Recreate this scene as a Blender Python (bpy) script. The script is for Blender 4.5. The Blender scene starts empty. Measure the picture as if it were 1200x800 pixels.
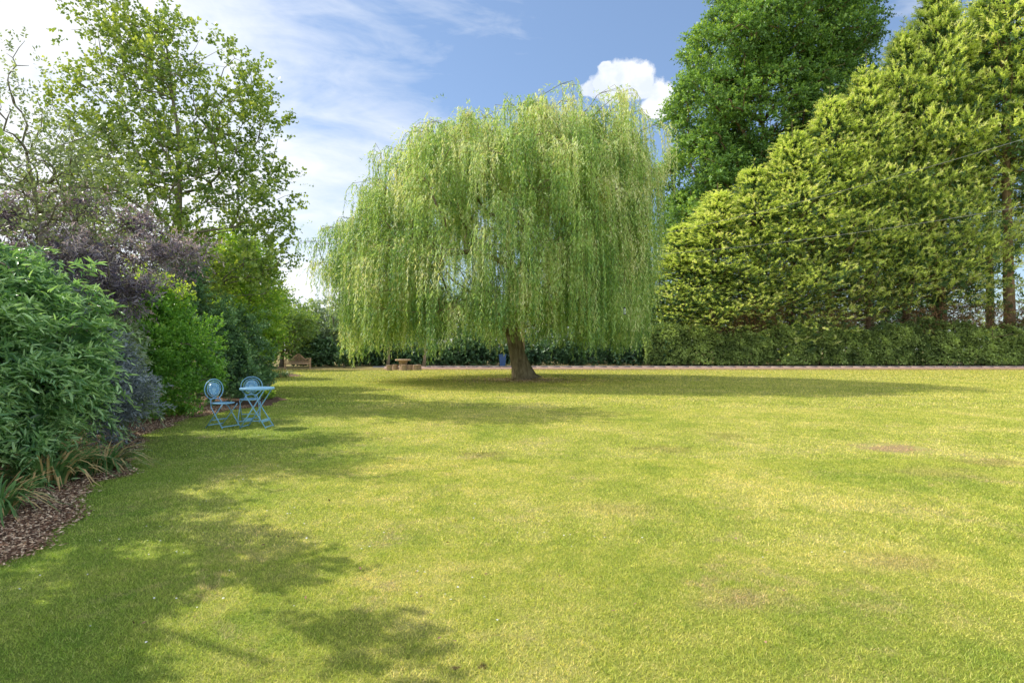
import bpy, math, random
import numpy as np
from mathutils import Vector, Matrix

R = math.radians
rng = np.random.default_rng(7)
random.seed(7)
sc = bpy.context.scene
COL = sc.collection
CAMH, F, HOR = 1.45, 667.0, 409.0


def at(px, py, D):
    """real place of a photograph point that stands D metres away"""
    return np.array([(px - 600) / F * D, D, CAMH + (HOR - py) / F * D])


def nrm(a):
    a = np.asarray(a, dtype=float)
    return a / np.maximum(np.linalg.norm(a, axis=-1, keepdims=True), 1e-9)


# ------------------------------------------------------------------ mesh helpers
def raw_mesh(name, V, Fc, var=None, smooth=False):
    V = np.asarray(V, dtype=np.float32).reshape(-1, 3)
    Fc = np.asarray(Fc, dtype=np.int32)
    k = Fc.shape[1]
    me = bpy.data.meshes.new(name)
    me.vertices.add(len(V))
    me.vertices.foreach_set('co', V.ravel())
    me.loops.add(Fc.size)
    me.loops.foreach_set('vertex_index', Fc.ravel())
    me.polygons.add(len(Fc))
    me.polygons.foreach_set('loop_start', np.arange(0, Fc.size, k, dtype=np.int32))
    if smooth:
        me.polygons.foreach_set('use_smooth', np.ones(len(Fc), dtype=bool))
    me.update(calc_edges=True)
    if var is not None:
        at_ = me.attributes.new('var', 'FLOAT', 'FACE')
        at_.data.foreach_set('value', np.asarray(var, dtype=np.float32))
    return me


def link(name, me, mat, parent=None):
    o = bpy.data.objects.new(name, me)
    COL.objects.link(o)
    if mat is not None and len(me.materials) == 0:
        me.materials.append(mat)
    if parent is not None:
        o.parent = parent
    return o


def tag(o, label=None, cat=None, group=None, kind=None):
    if label: o['label'] = label
    if cat: o['category'] = cat
    if group: o['group'] = group
    if kind: o['kind'] = kind
    return o


def empty(name, loc, label, cat, group=None, rz=0.0):
    o = bpy.data.objects.new(name, None)
    COL.objects.link(o)
    o.location = tuple(float(v) for v in loc)
    o.rotation_euler = (0, 0, rz)
    return tag(o, label, cat, group)


class Leaves:
    """collects leaf shaped faces, all of one crown go to ONE mesh"""
    T = {
        'kite': (np.array([[0, 0, 0], [.42, -.5, 0], [1, 0, 0], [.42, .5, 0]], float), np.array([[0, 1, 2, 3]])),
        'fold': (np.array([[0, 0, 0], [.4, -.5, .12], [1, 0, -.05], [.4, .5, .12]], float), np.array([[0, 1, 2], [0, 2, 3]])),
        'leaf': (np.array([[0, 0, 0], [.28, -.46, .10], [.28, .46, .10], [.7, -.38, -.02], [.7, .38, -.02], [1, 0, -.16], [.3, 0, 0.02], [.7, 0, -.10]], float),
                 np.array([[0, 1, 6], [0, 6, 2], [1, 3, 7], [1, 7, 6], [6, 7, 4], [6, 4, 2], [3, 5, 7], [7, 5, 4]])),
    }

    def __init__(self, kind='kite'):
        self.kind = kind
        self.P, self.D, self.N, self.L, self.W, self.A = [], [], [], [], [], []

    def add(self, P, D, N, L, W, A):
        n = len(P)
        self.P.append(P); self.D.append(nrm(D)); self.N.append(N)
        self.L.append(np.broadcast_to(L, (n,))); self.W.append(np.broadcast_to(W, (n,)))
        self.A.append(np.broadcast_to(A, (n,)))

    def build(self, name, mat, parent=None, origin=(0, 0, 0), keep=None):
        P = np.concatenate(self.P); D = np.concatenate(self.D); N = np.concatenate(self.N)
        L = np.concatenate(self.L); W = np.concatenate(self.W); A = np.concatenate(self.A)
        if keep is not None:
            m = keep(P + D * L[:, None])
            P, D, N, L, W, A = P[m], D[m], N[m], L[m], W[m], A[m]
        S = nrm(np.cross(N, D))
        U = np.cross(D, S)
        tv, tf = self.T[self.kind]
        V = (P[:, None, :] + D[:, None, :] * (tv[None, :, 0:1] * L[:, None, None])
             + S[:, None, :] * (tv[None, :, 1:2] * W[:, None, None])
             + U[:, None, :] * (tv[None, :, 2:3] * L[:, None, None] * (1 if self.kind != 'fold' else .6)))
        V = V - np.asarray(origin)[None, None, :]
        n = len(P)
        Fc = (np.arange(n) * len(tv))[:, None, None] + tf[None]
        Fc = Fc.reshape(-1, tf.shape[1])
        me = raw_mesh(name, V, Fc, np.repeat(A, len(tf)))
        return link(name, me, mat, parent)


def twigs(LV, O, D, tl, K, ll, lw, ang=50, droop=0.3, tuft=0.0, base=0.15, up=0.5, var0=0.0, vtip=0.5, vr=0.35, jit=0.3, hang=0.0):
    """K leaves along every twig; O origins, D directions"""
    n = len(O)
    D = nrm(D)
    tl = np.broadcast_to(tl, (n,))
    t = base + (1 - base) * (np.arange(K)[None, :] + rng.random((n, K))) / K
    pos = O[:, None, :] + D[:, None, :] * (tl[:, None] * t)[..., None]
    pos[..., 2] -= droop * tl[:, None] * t ** 2
    a = rng.normal(size=(n, K, 3))
    side = nrm(a - (a * D[:, None, :]).sum(-1, keepdims=True) * D[:, None, :])
    an = R(ang) * (0.75 + 0.5 * rng.random((n, K, 1)))
    ld = D[:, None, :] * np.cos(an) + side * np.sin(an)
    ld = ld + rng.normal(size=ld.shape) * jit * .5
    ld[..., 2] -= hang
    pos = pos + side * tuft * rng.random((n, K, 1))
    N = rng.normal(size=(n, K, 3)) * (1 - up)
    N[..., 2] += up * 1.2
    A = var0 + vtip * t + vr * rng.random((n, K)) + (rng.random((n, 1)) - .5) * .25
    if np.ndim(var0):
        pass
    sz = 0.7 + 0.6 * rng.random((n, K))
    LV.add(pos.reshape(-1, 3), ld.reshape(-1, 3), N.reshape(-1, 3), (ll * sz).ravel(), (lw * sz).ravel(), np.clip(A, 0, 1).ravel())


def tube_mesh(name, chains, sides=6, cap=True):
    VV, FF, off = [], [], 0
    ang = np.linspace(0, 2 * math.pi, sides, endpoint=False)
    for pts, rad in chains:
        pts = np.asarray(pts, float); rad = np.broadcast_to(rad, (len(pts),))
        if len(pts) < 2: continue
        T = nrm(np.gradient(pts, axis=0))
        ref = np.array([0, 0, 1.0]) if abs(T[0][2]) < .9 else np.array([1.0, 0, 0])
        rings = []
        u = nrm(np.cross(T[0], ref))
        for i in range(len(pts)):
            u = nrm(u - T[i] * np.dot(u, T[i]))
            v = np.cross(T[i], u)
            rings.append(pts[i] + (np.cos(ang)[:, None] * u + np.sin(ang)[:, None] * v) * rad[i])
        V = np.concatenate(rings)
        n = len(pts)
        i = np.arange(n - 1)[:, None] * sides
        j = np.arange(sides)[None, :]
        j2 = (j + 1) % sides
        Fq = np.stack([i + j, i + j2, i + sides + j2, i + sides + j], -1).reshape(-1, 4)
        if cap:
            c0, c1 = len(V), len(V) + 1
            V = np.concatenate([V, pts[:1], pts[-1:]])
            e0 = np.stack([np.full(sides, c0), j2[0], j[0], j[0]], -1)
            # caps as degenerate-free quads are awkward: use two-triangle fans folded to quads
            q0 = [[c0, (k + 2) % sides, (k + 1) % sides, k] for k in range(0, sides, 2)]
            b = (n - 1) * sides
            q1 = [[c1, b + k, b + (k + 1) % sides, b + (k + 2) % sides] for k in range(0, sides, 2)]
            Fq = np.concatenate([Fq, np.array(q0), np.array(q1)])
        VV.append(V); FF.append(Fq + off); off += len(V)
    return raw_mesh(name, np.concatenate(VV), np.concatenate(FF), smooth=True)


def grow(trunk, tr, targets, rtip=0.02, seg=0.6, wob=0.12, zpen=1.2, pathw=0.25, expo=0.47, start=0.3, sag=0.0):
    """connect every target to a trunk with curved limbs; gives tube chains and end directions"""
    trunk = np.asarray(trunk, float)
    pos = [p for p in trunk]; par = [-1] + list(range(len(trunk) - 1))
    plen = [0.0]
    for i in range(1, len(trunk)): plen.append(plen[-1] + np.linalg.norm(trunk[i] - trunk[i - 1]) * .35)
    nt = len(trunk)
    base_i = int(nt * start)
    d0 = np.array([np.min(np.linalg.norm(trunk[base_i:] - t, axis=1)) for t in targets])
    chains_idx, ends = [], [None] * len(targets)
    for ti in np.argsort(d0):
        t = targets[ti]
        A = np.array(pos)
        vec = t - A
        dist = np.linalg.norm(vec, axis=1)
        cost = dist + pathw * np.array(plen) + zpen * np.maximum(0, A[:, 2] - t[2] + .15 * dist)
        cost[:base_i] += 1e3
        b = int(np.argmin(cost))
        d = dist[b]
        n = max(2, int(d / seg))
        p0 = A[b]
        pdir = nrm(A[b] - A[par[b]]) if par[b] >= 0 else np.array([0, 0, 1.0])
        c1 = p0 + pdir * d * .25 + nrm(vec[b]) * d * .12
        c2 = t - nrm(vec[b]) * d * .3 + np.array([0, 0, .12 * d * (1 if sag == 0 else -sag)])
        idx = [b]; last = b
        for k in range(1, n + 1):
            u = k / n
            q = (1 - u) ** 3 * p0 + 3 * (1 - u) ** 2 * u * c1 + 3 * (1 - u) * u * u * c2 + u ** 3 * t
            if k < n: q = q + rng.normal(size=3) * wob * seg * .5
            pos.append(q); par.append(last); plen.append(plen[last] + d / n)
            last = len(pos) - 1; idx.append(last)
        chains_idx.append(idx)
        ends[ti] = nrm(np.array(pos[last]) - np.array(pos[idx[-2]]))
    cnt = np.zeros(len(pos))
    for idx in chains_idx: cnt[idx[-1]] += 1
    for i in range(len(pos) - 1, 0, -1):
        if par[i] >= 0: cnt[par[i]] += cnt[i]
    rad = rtip * np.maximum(cnt, 1) ** expo
    P = np.array(pos)
    chains = [(trunk, np.asarray(tr))]
    for idx in chains_idx:
        r = rad[idx].copy(); r[0] = r[1] * 1.05
        r[-1] *= .6
        chains.append((P[idx], r))
    return chains, np.array(ends)


def blob_points(blobs, n, r0=0.0, r1=1.0, zmin=None, pw=1 / 2.2, lump=0.0):
    w = np.array([b[3] * b[4] * b[5] for b in blobs]) ** .67
    c = rng.choice(len(blobs), size=n, p=w / w.sum())
    B = np.array(blobs)[c]
    d = nrm(rng.normal(size=(n, 3)))
    r = r0 + (r1 - r0) * rng.random(n) ** pw
    P = B[:, :3] + d * B[:, 3:6] * r[:, None]
    if lump:
        s_ = np.sin(P[:, 0] * 3.3 + P[:, 1] * 1.7 + 2 * np.sin(P[:, 2] * 2.1)) * np.sin(P[:, 2] * 3.9 + P[:, 1] * 2.3) + .6 * np.sin(P[:, 0] * 7.7 + P[:, 2] * 6.1 + P[:, 1] * 5.3)
        P = P + d * B[:, 3:6] * (s_ * lump * r)[:, None]
    if zmin is not None:
        m = P[:, 2] > zmin
        P, d, r = P[m], d[m], r[m]
    return P, d, r


# ------------------------------------------------------------------ materials
def newmat(name):
    m = bpy.data.materials.new(name); m.use_nodes = True
    nt = m.node_tree; nt.nodes.clear()
    out = nt.nodes.new('ShaderNodeOutputMaterial')
    return m, nt, out


def N_(nt, t, **kw):
    n = nt.nodes.new(t)
    for k, v in kw.items():
        if k.startswith('i_'):
            n.inputs[int(k[2:]) if k[2:].isdigit() else k[2:].replace('_', ' ')].default_value = v
        else:
            setattr(n, k, v)
    return n


def ramp(nt, fac, stops, interp='LINEAR'):
    r = N_(nt, 'ShaderNodeValToRGB')
    r.color_ramp.interpolation = interp
    e = r.color_ramp.elements
    while len(e) < len(stops): e.new(.5)
    for el, (p, c) in zip(e, stops):
        el.position = p
        el.color = (c[0], c[1], c[2], 1) if not np.isscalar(c) else (c, c, c, 1)
    nt.links.new(fac, r.inputs[0])
    return r.outputs[0]


def mix(nt, fac, a, b, blend='MIX'):
    n = N_(nt, 'ShaderNodeMix', data_type='RGBA', blend_type=blend)
    for s, v in ((n.inputs[0], fac), (n.inputs[6], a), (n.inputs[7], b)):
        if hasattr(v, 'links') or isinstance(v, bpy.types.NodeSocket): nt.links.new(v, s)
        elif np.isscalar(v): s.default_value = v
        else: s.default_value = (*v, 1)
    return n.outputs[2]


def math_(nt, op, a, b=None, c=None, clamp=False):
    n = N_(nt, 'ShaderNodeMath', operation=op, use_clamp=clamp)
    for s, v in zip(n.inputs, (a, b, c)):
        if v is None: continue
        if isinstance(v, bpy.types.NodeSocket): nt.links.new(v, s)
        else: s.default_value = v
    return n.outputs[0]


def noise(nt, vec, scale, detail=3, rough=.5, dist=0.0):
    n = N_(nt, 'ShaderNodeTexNoise')
    n.inputs['Scale'].default_value = scale; n.inputs['Detail'].default_value = detail
    n.inputs['Roughness'].default_value = rough; n.inputs['Distortion'].default_value = dist
    if vec is not None: nt.links.new(vec, n.inputs['Vector'])
    return n.outputs['Fac']


def leaf_mat(name, dark, mid, light, trans=.35, rough=.45, spec=.35, nscale=.6, namp=.5, tcol=None, vgrad=None, gain=1.55):
    dark, mid, light = [tuple(min(.84, v * gain) for v in c) for c in (dark, mid, light)]
    m, nt, out = newmat(name)
    a = N_(nt, 'ShaderNodeAttribute', attribute_name='var')
    pos = N_(nt, 'ShaderNodeNewGeometry').outputs['Position']
    ns = noise(nt, pos, nscale, 3, .6)
    f = math_(nt, 'ADD', a.outputs['Fac'], math_(nt, 'MULTIPLY', math_(nt, 'SUBTRACT', ns, .5), namp * 2))
    if vgrad:   # sunlight painted into the leaf colour: crown top yellower, lower part darker
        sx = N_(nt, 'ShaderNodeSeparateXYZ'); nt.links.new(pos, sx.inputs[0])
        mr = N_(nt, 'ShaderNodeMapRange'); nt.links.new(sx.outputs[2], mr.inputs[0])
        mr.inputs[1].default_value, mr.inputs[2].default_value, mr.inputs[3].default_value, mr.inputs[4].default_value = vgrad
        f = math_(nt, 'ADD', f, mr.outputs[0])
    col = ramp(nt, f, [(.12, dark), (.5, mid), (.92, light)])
    p = N_(nt, 'ShaderNodeBsdfPrincipled')
    nt.links.new(col, p.inputs['Base Color'])
    p.inputs['Roughness'].default_value = rough
    p.inputs['Specular IOR Level'].default_value = spec
    t = N_(nt, 'ShaderNodeBsdfTranslucent')
    tc = mix(nt, 1.0, col, tcol or (1.5, 1.35, .55), 'MULTIPLY')
    nt.links.new(tc, t.inputs['Color'])
    mx = N_(nt, 'ShaderNodeMixShader'); mx.inputs[0].default_value = trans
    nt.links.new(p.outputs[0], mx.inputs[1]); nt.links.new(t.outputs[0], mx.inputs[2])
    nt.links.new(mx.outputs[0], out.inputs[0])
    return m


def rough_mat(name, c1, c2, scale=4, stretch=(1, 1, 1), rough=.85, bump=.4, bscale=None, bdist=.02, coord='Object', spec=.25, c3=None):
    m, nt, out = newmat(name)
    tc = N_(nt, 'ShaderNodeTexCoord').outputs[coord]
    mp = N_(nt, 'ShaderNodeMapping'); nt.links.new(tc, mp.inputs[0]); mp.inputs['Scale'].default_value = stretch
    v = mp.outputs[0]
    n1 = noise(nt, v, scale, 8, .65, .3)
    stops = [(.32, c1), (.68, c2)] if c3 is None else [(.3, c1), (.5, c2), (.7, c3)]
    col = ramp(nt, n1, stops)
    p = N_(nt, 'ShaderNodeBsdfPrincipled'); nt.links.new(col, p.inputs['Base Color'])
    p.inputs['Roughness'].default_value = rough; p.inputs['Specular IOR Level'].default_value = spec
    b = N_(nt, 'ShaderNodeBump'); b.inputs['Strength'].default_value = bump; b.inputs['Distance'].default_value = bdist
    nt.links.new(noise(nt, v, bscale or scale * 3, 8, .7), b.inputs['Height']); nt.links.new(b.outputs[0], p.inputs['Normal'])
    nt.links.new(p.outputs[0], out.inputs[0])
    return m


def lawn_colour(nt, spk=None):
    pos = N_(nt, 'ShaderNodeNewGeometry').outputs['Position']
    flat = N_(nt, 'ShaderNodeVectorMath', operation='MULTIPLY'); nt.links.new(pos, flat.inputs[0]); flat.inputs[1].default_value = (1, 1, 0)
    pos = flat.outputs[0]
    sx = N_(nt, 'ShaderNodeSeparateXYZ'); nt.links.new(pos, sx.inputs[0])
    n1 = noise(nt, pos, .55, 5, .6, .4)
    n2 = noise(nt, pos, 3.2, 5, .65, .2)
    n3 = noise(nt, pos, 14, 4, .7)
    if spk is None: spk = noise(nt, pos, 75, 3, .8)
    spk = math_(nt, 'SUBTRACT', spk, .5)
    f = math_(nt, 'ADD', math_(nt, 'MULTIPLY', n1, .5), math_(nt, 'ADD', math_(nt, 'MULTIPLY', n2, .3), math_(nt, 'MULTIPLY', n3, .2)))
    col = ramp(nt, f, [(.38, (.36, .45, .065)), (.49, (.56, .58, .115)), (.59, (.76, .69, .23))])
    # greener grass by the bed, and the green of the shade painted in
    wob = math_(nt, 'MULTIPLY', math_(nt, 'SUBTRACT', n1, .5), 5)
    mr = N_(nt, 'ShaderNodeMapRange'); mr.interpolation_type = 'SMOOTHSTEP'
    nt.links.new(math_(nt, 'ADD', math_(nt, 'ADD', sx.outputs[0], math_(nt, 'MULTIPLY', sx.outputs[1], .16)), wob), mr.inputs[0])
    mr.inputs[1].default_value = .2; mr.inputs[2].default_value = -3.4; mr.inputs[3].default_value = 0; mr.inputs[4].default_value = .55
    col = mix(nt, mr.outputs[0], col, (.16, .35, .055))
    # dry tan patches
    d1 = noise(nt, pos, .9, 6, .7, .8)
    d2 = noise(nt, pos, 7, 4, .7)
    dd = math_(nt, 'MULTIPLY', ramp(nt, d1, [(.53, 0.0), (.66, 1.0)]), ramp(nt, d2, [(.38, 0.0), (.58, 1.0)]))
    dd = math_(nt, 'MULTIPLY', math_(nt, 'ADD', math_(nt, 'MULTIPLY', dd, .55), math_(nt, 'MULTIPLY', spk, .5), clamp=True), 1.25, clamp=True)
    col = mix(nt, dd, col, (.66, .53, .28))
    # named scorched patches
    for (x, y, rx, ry, s, c) in ((5.55, 8.35, .62, .55, 1.0, (.66, .46, .24)), (6.1, 7.3, .6, .35, .5, (.46, .34, .18)), (2.2, 8.3, .6, .4, .45, (.36, .27, .12)),
                                 (-.4, 7.8, .5, .4, .5, (.36, .27, .12)), (4.4, 3.8, .8, .5, .6, (.62, .47, .25)), (5.0, 6.7, .7, .5, .4, (.58, .44, .23)),
                                 (.5, 25.8, 3.2, 2.0, .8, (.33, .23, .12)), (3.6, 9.6, .5, .5, .4, (.4, .3, .13)), (-.26, 2.61, .035, .03, .9, (.12, .07, .045)), (-.137, 2.62, .025, .03, .8, (.12, .07, .045)), (-.41, 2.6, .025, .02, .8, (.12, .07, .045)),
                                 (2.6, 3.9, .5, .25, .5, (.6, .45, .24)), (1.3, 3.3, .4, .2, .5, (.6, .45, .24)), (1.0, 5.2, .6, .3, .35, (.6, .45, .24)), (-4.6, 10.0, .0, .0, 0, (0, 0, 0))):
        if s == 0: continue
        v = N_(nt, 'ShaderNodeVectorMath', operation='SUBTRACT'); nt.links.new(pos, v.inputs[0]); v.inputs[1].default_value = (x, y, 0)
        v2 = N_(nt, 'ShaderNodeVectorMath', operation='DIVIDE'); nt.links.new(v.outputs[0], v2.inputs[0]); v2.inputs[1].default_value = (rx, ry, 1)
        ln = N_(nt, 'ShaderNodeVectorMath', operation='LENGTH'); nt.links.new(v2.outputs[0], ln.inputs[0])
        dist = math_(nt, 'ADD', ln.outputs['Value'], math_(nt, 'MULTIPLY', math_(nt, 'SUBTRACT', n2, .5), 2.4))
        k = ramp(nt, math_(nt, 'ADD', dist, math_(nt, 'MULTIPLY', spk, .9)), [(.35, s), (.75, 0.0)])
        col = mix(nt, k, col, c)
    # far lawn paler and yellower
    mr = N_(nt, 'ShaderNodeMapRange'); nt.links.new(sx.outputs[1], mr.inputs[0])
    mr.inputs[1].default_value = 6; mr.inputs[2].default_value = 34; mr.inputs[3].default_value = 0; mr.inputs[4].default_value = .75
    col = mix(nt, mr.outputs[0], col, (.56, .52, .13))
    mr = N_(nt, 'ShaderNodeMapRange'); nt.links.new(sx.outputs[1], mr.inputs[0]); mr.interpolation_type = 'SMOOTHSTEP'
    nt.links.new(math_(nt, 'ADD', sx.outputs[1], math_(nt, 'MULTIPLY', n2, 2)), mr.inputs[0])
    mr.inputs[1].default_value = 38.5; mr.inputs[2].default_value = 42; mr.inputs[3].default_value = 0; mr.inputs[4].default_value = .7
    col = mix(nt, mr.outputs[0], col, (.40, .28, .15))
    return col, pos


M = {}
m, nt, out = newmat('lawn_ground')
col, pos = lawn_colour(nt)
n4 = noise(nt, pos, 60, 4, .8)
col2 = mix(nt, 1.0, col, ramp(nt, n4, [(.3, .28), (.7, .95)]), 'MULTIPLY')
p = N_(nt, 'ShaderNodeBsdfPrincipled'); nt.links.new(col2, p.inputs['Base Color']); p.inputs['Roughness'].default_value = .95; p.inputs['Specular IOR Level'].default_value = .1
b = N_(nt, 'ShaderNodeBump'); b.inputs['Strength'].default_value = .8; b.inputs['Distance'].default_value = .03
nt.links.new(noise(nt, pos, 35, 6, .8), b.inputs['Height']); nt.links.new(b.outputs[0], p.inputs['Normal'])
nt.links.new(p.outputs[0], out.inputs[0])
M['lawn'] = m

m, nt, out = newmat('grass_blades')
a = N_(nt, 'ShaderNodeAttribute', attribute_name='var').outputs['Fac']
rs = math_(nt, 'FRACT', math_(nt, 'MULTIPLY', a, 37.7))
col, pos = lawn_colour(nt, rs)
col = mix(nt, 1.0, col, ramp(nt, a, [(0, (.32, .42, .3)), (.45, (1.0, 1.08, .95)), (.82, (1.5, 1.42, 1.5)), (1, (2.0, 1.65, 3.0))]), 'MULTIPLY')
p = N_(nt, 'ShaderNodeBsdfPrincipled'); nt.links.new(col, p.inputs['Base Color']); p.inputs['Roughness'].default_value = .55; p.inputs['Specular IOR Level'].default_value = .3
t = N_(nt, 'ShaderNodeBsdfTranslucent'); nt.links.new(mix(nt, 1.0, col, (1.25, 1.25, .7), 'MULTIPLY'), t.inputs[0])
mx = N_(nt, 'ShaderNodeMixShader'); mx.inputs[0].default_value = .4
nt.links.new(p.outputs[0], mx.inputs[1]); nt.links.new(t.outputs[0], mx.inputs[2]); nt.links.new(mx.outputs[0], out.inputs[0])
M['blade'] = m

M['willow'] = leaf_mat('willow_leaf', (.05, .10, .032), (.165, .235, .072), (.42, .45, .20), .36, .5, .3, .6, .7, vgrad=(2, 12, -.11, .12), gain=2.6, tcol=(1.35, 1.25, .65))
M['poplar'] = leaf_mat('poplar_leaf', (.06, .11, .03), (.165, .235, .05), (.33, .38, .09), .36, .38, .45, .5, .3, gain=1.65)
M['laurel'] = leaf_mat('laurel_leaf', (.025, .06, .025), (.07, .14, .05), (.24, .33, .16), .28, .28, .55, .8, .3, tcol=(1.3, 1.4, .6), gain=2.5)
M['blueleaf'] = leaf_mat('smoky_leaf', (.07, .085, .10), (.16, .185, .21), (.32, .36, .38), .2, .4, .4, .9, .25, tcol=(1, 1, 1), gain=1.8)
M['purple'] = leaf_mat('elder_leaf', (.035, .03, .045), (.105, .095, .12), (.30, .26, .27), .3, .45, .4, .7, .35, tcol=(1.4, 1.1, .9), gain=2.5)
M['privet'] = leaf_mat('privet_leaf', (.06, .15, .025), (.12, .26, .04), (.25, .40, .08), .33, .35, .45, 1.0, .3, gain=1.7)
M['holly'] = leaf_mat('dark_shrub_leaf', (.03, .065, .035), (.07, .14, .055), (.18, .27, .11), .25, .35, .5, .6, .4, gain=2.1)
M['hazel'] = leaf_mat('hazel_leaf', (.09, .18, .035), (.19, .30, .05), (.36, .43, .08), .42, .45, .35, .4, .3, gain=1.8)
M['sparse'] = leaf_mat('cherry_leaf', (.08, .11, .05), (.16, .20, .09), (.30, .33, .14), .35, .4, .4, .5, .4, tcol=(1.2, 1.2, .8), gain=1.9)
M['conifer'] = leaf_mat('cypress_spray', (.025, .045, .02), (.16, .195, .05), (.39, .41, .12), .46, .6, .2, .22, .3, tcol=(1.35, 1.25, .6), gain=4.0)
M['chestnut'] = leaf_mat('chestnut_leaf', (.04, .075, .025), (.09, .165, .045), (.23, .31, .08), .36, .4, .4, .22, .45, gain=2.3)
M['hedge'] = leaf_mat('hedge_leaf', (.045, .075, .025), (.15, .205, .06), (.32, .39, .13), .28, .4, .4, .5, .4, gain=1.9)
M['under'] = leaf_mat('dark_laurel_leaf', (.025, .055, .028), (.055, .11, .045), (.13, .21, .09), .2, .35, .5, .5, .4, gain=1.8)
M['mixedtree'] = leaf_mat('woodland_leaf', (.07, .12, .035), (.13, .20, .055), (.25, .31, .10), .35, .45, .3, .3, .4, gain=1.9)
M['greytree'] = leaf_mat('whitebeam_leaf', (.10, .14, .09), (.19, .25, .17), (.34, .39, .27), .3, .45, .3, .3, .4, gain=1.8)
M['brownleaf'] = leaf_mat('dead_foliage', (.06, .035, .02), (.14, .085, .045), (.26, .16, .08), .2, .6, .2, .5, .4, tcol=(1, 1, 1), gain=1.8)
M['strap'] = leaf_mat('strap_leaf', (.04, .10, .03), (.11, .20, .06), (.40, .28, .13), .3, .4, .4, 2.5, .15, tcol=(1.2, 1.2, .8), gain=1.6)
M['bark'] = rough_mat('willow_bark', (.10, .075, .045), (.36, .29, .18), 3.2, (2.4, 2.4, .5), .9, .9, 7, .06)
M['bark_grey'] = rough_mat('grey_bark', (.14, .12, .09), (.32, .29, .22), 5, (2, 2, .5), .9, .6, 12, .02)
M['bark_brown'] = rough_mat('conifer_bark', (.13, .085, .055), (.34, .23, .14), 3, (2, 2, .4), .9, .6, 8, .03)
M['twig'] = rough_mat('twig_bark', (.14, .11, .05), (.28, .24, .10), 6, (1, 1, .5), .8, .3)
M['bare'] = rough_mat('bare_branch_bark', (.22, .15, .09), (.42, .32, .20), 3, (1, 1, .5), .9, .3)
M['teak'] = rough_mat('weathered_teak', (.46, .30, .20), (.68, .48, .33), 6, (1, 8, 8), .7, .3)
M['log'] = rough_mat('log_wood', (.25, .15, .09), (.50, .36, .23), 5, (3, 3, .7), .85, .5)
M['logtop'] = rough_mat('sawn_wood_top', (.46, .30, .19), (.66, .46, .31), 5, (1, 4, 1), .8, .3)
M['blue'] = rough_mat('blue_painted_steel', (.20, .45, .72), (.29, .55, .80), 12, rough=.4, bump=.05, spec=.5)
M['tile'] = None
M['bin'] = rough_mat('blue_plastic', (.04, .09, .22), (.06, .13, .30), 8, rough=.45, bump=.05, spec=.5)
M['black'] = rough_mat('dark_rubber', (.02, .02, .02), (.04, .04, .04), 8)
M['pale'] = rough_mat('feeder_plastic', (.62, .66, .70), (.78, .82, .85), 8, rough=.25, bump=.02, spec=.6)
M['cable'] = rough_mat('cable_sheath', (.22, .22, .23), (.3, .3, .3), 5, rough=.6, bump=.0)
M['pole'] = rough_mat('pole_wood', (.16, .12, .08), (.28, .22, .16), 4, (3, 3, .3), .9, .4)
M['mulch'] = rough_mat('bark_mulch', (.055, .032, .022), (.17, .095, .065), 16, rough=.95, bump=1.0, bscale=40, bdist=.03, c3=(.34, .22, .16))
M['chip'] = leaf_mat('bark_chips', (.06, .032, .02), (.19, .11, .07), (.46, .32, .22), .0, .9, .15, 1.5, .15, gain=2.0)
M['gravel'] = rough_mat('red_gravel', (.26, .14, .10), (.40, .24, .18), 30, rough=.95, bump=.5, c3=(.52, .36, .29))
M['road'] = rough_mat('road_asphalt', (.10, .10, .105), (.17, .165, .17), 6, rough=.9, bump=.3)
M['kerb'] = rough_mat('kerb_stone', (.30, .22, .18), (.46, .36, .30), 4, rough=.9, bump=.3)
M['petal'] = leaf_mat('daisy_petal', (.75, .75, .72), (.8, .8, .78), (.85, .85, .83), .1, .7, .2, gain=1)

# ------------------------------------------------------------------ ground
EDGE = np.array([[-40, -3.0], [-2, -3.0], [3.9, -3.42], [4.7, -3.75], [5.35, -4.0], [6.0, -4.5], [6.7, -4.55], [7.4, -5.0], [8.7, -5.75], [10.0, -6.35], [11.6, -6.7], [13.2, -6.75], [14.6, -6.3],
                 [16.2, -6.4], [18, -7.6], [22, -9.8], [27, -11.8], [29, -11.9], [31, -11.3], [33, -12.6], [38, -17.5], [47, -18.5], [48, -19]], float)


def edge_x(y):
    y = np.asarray(y, float)
    return np.interp(y, EDGE[:, 0], EDGE[:, 1]) + .07 * np.sin(y * 3.1) + .05 * np.sin(y * 7.7 + 1)


def sheet(name, xs0, xs1, ys, z, mat):
    V, Fc = [], []
    for i, y in enumerate(ys):
        V += [(xs0[i], y, z), (xs1[i], y, z)]
    for i in range(len(ys) - 1):
        Fc.append((2 * i, 2 * i + 1, 2 * i + 3, 2 * i + 2))
    return tag(link(name, raw_mesh(name, V, Fc), mat), kind='structure')


S = 700
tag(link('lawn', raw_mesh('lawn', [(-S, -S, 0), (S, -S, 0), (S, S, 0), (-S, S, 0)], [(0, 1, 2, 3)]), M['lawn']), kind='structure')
ys = np.arange(-6, 47.5, .12)
sheet('mulch_bed', np.full(len(ys), -45.0), edge_x(ys), ys, .004, M['mulch'])
# gravel strip, kerb and the lane in front of the hedge
ys2 = np.array([41.9, 44.6])
sheet('gravel_path', np.array([-9.5, -10]), np.array([90., 90.]), ys2, .005, M['gravel'])
sheet('lane', np.array([-11., -12]), np.array([90., 90.]), np.array([44.85, 49.2]), .012, M['road'])
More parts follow.
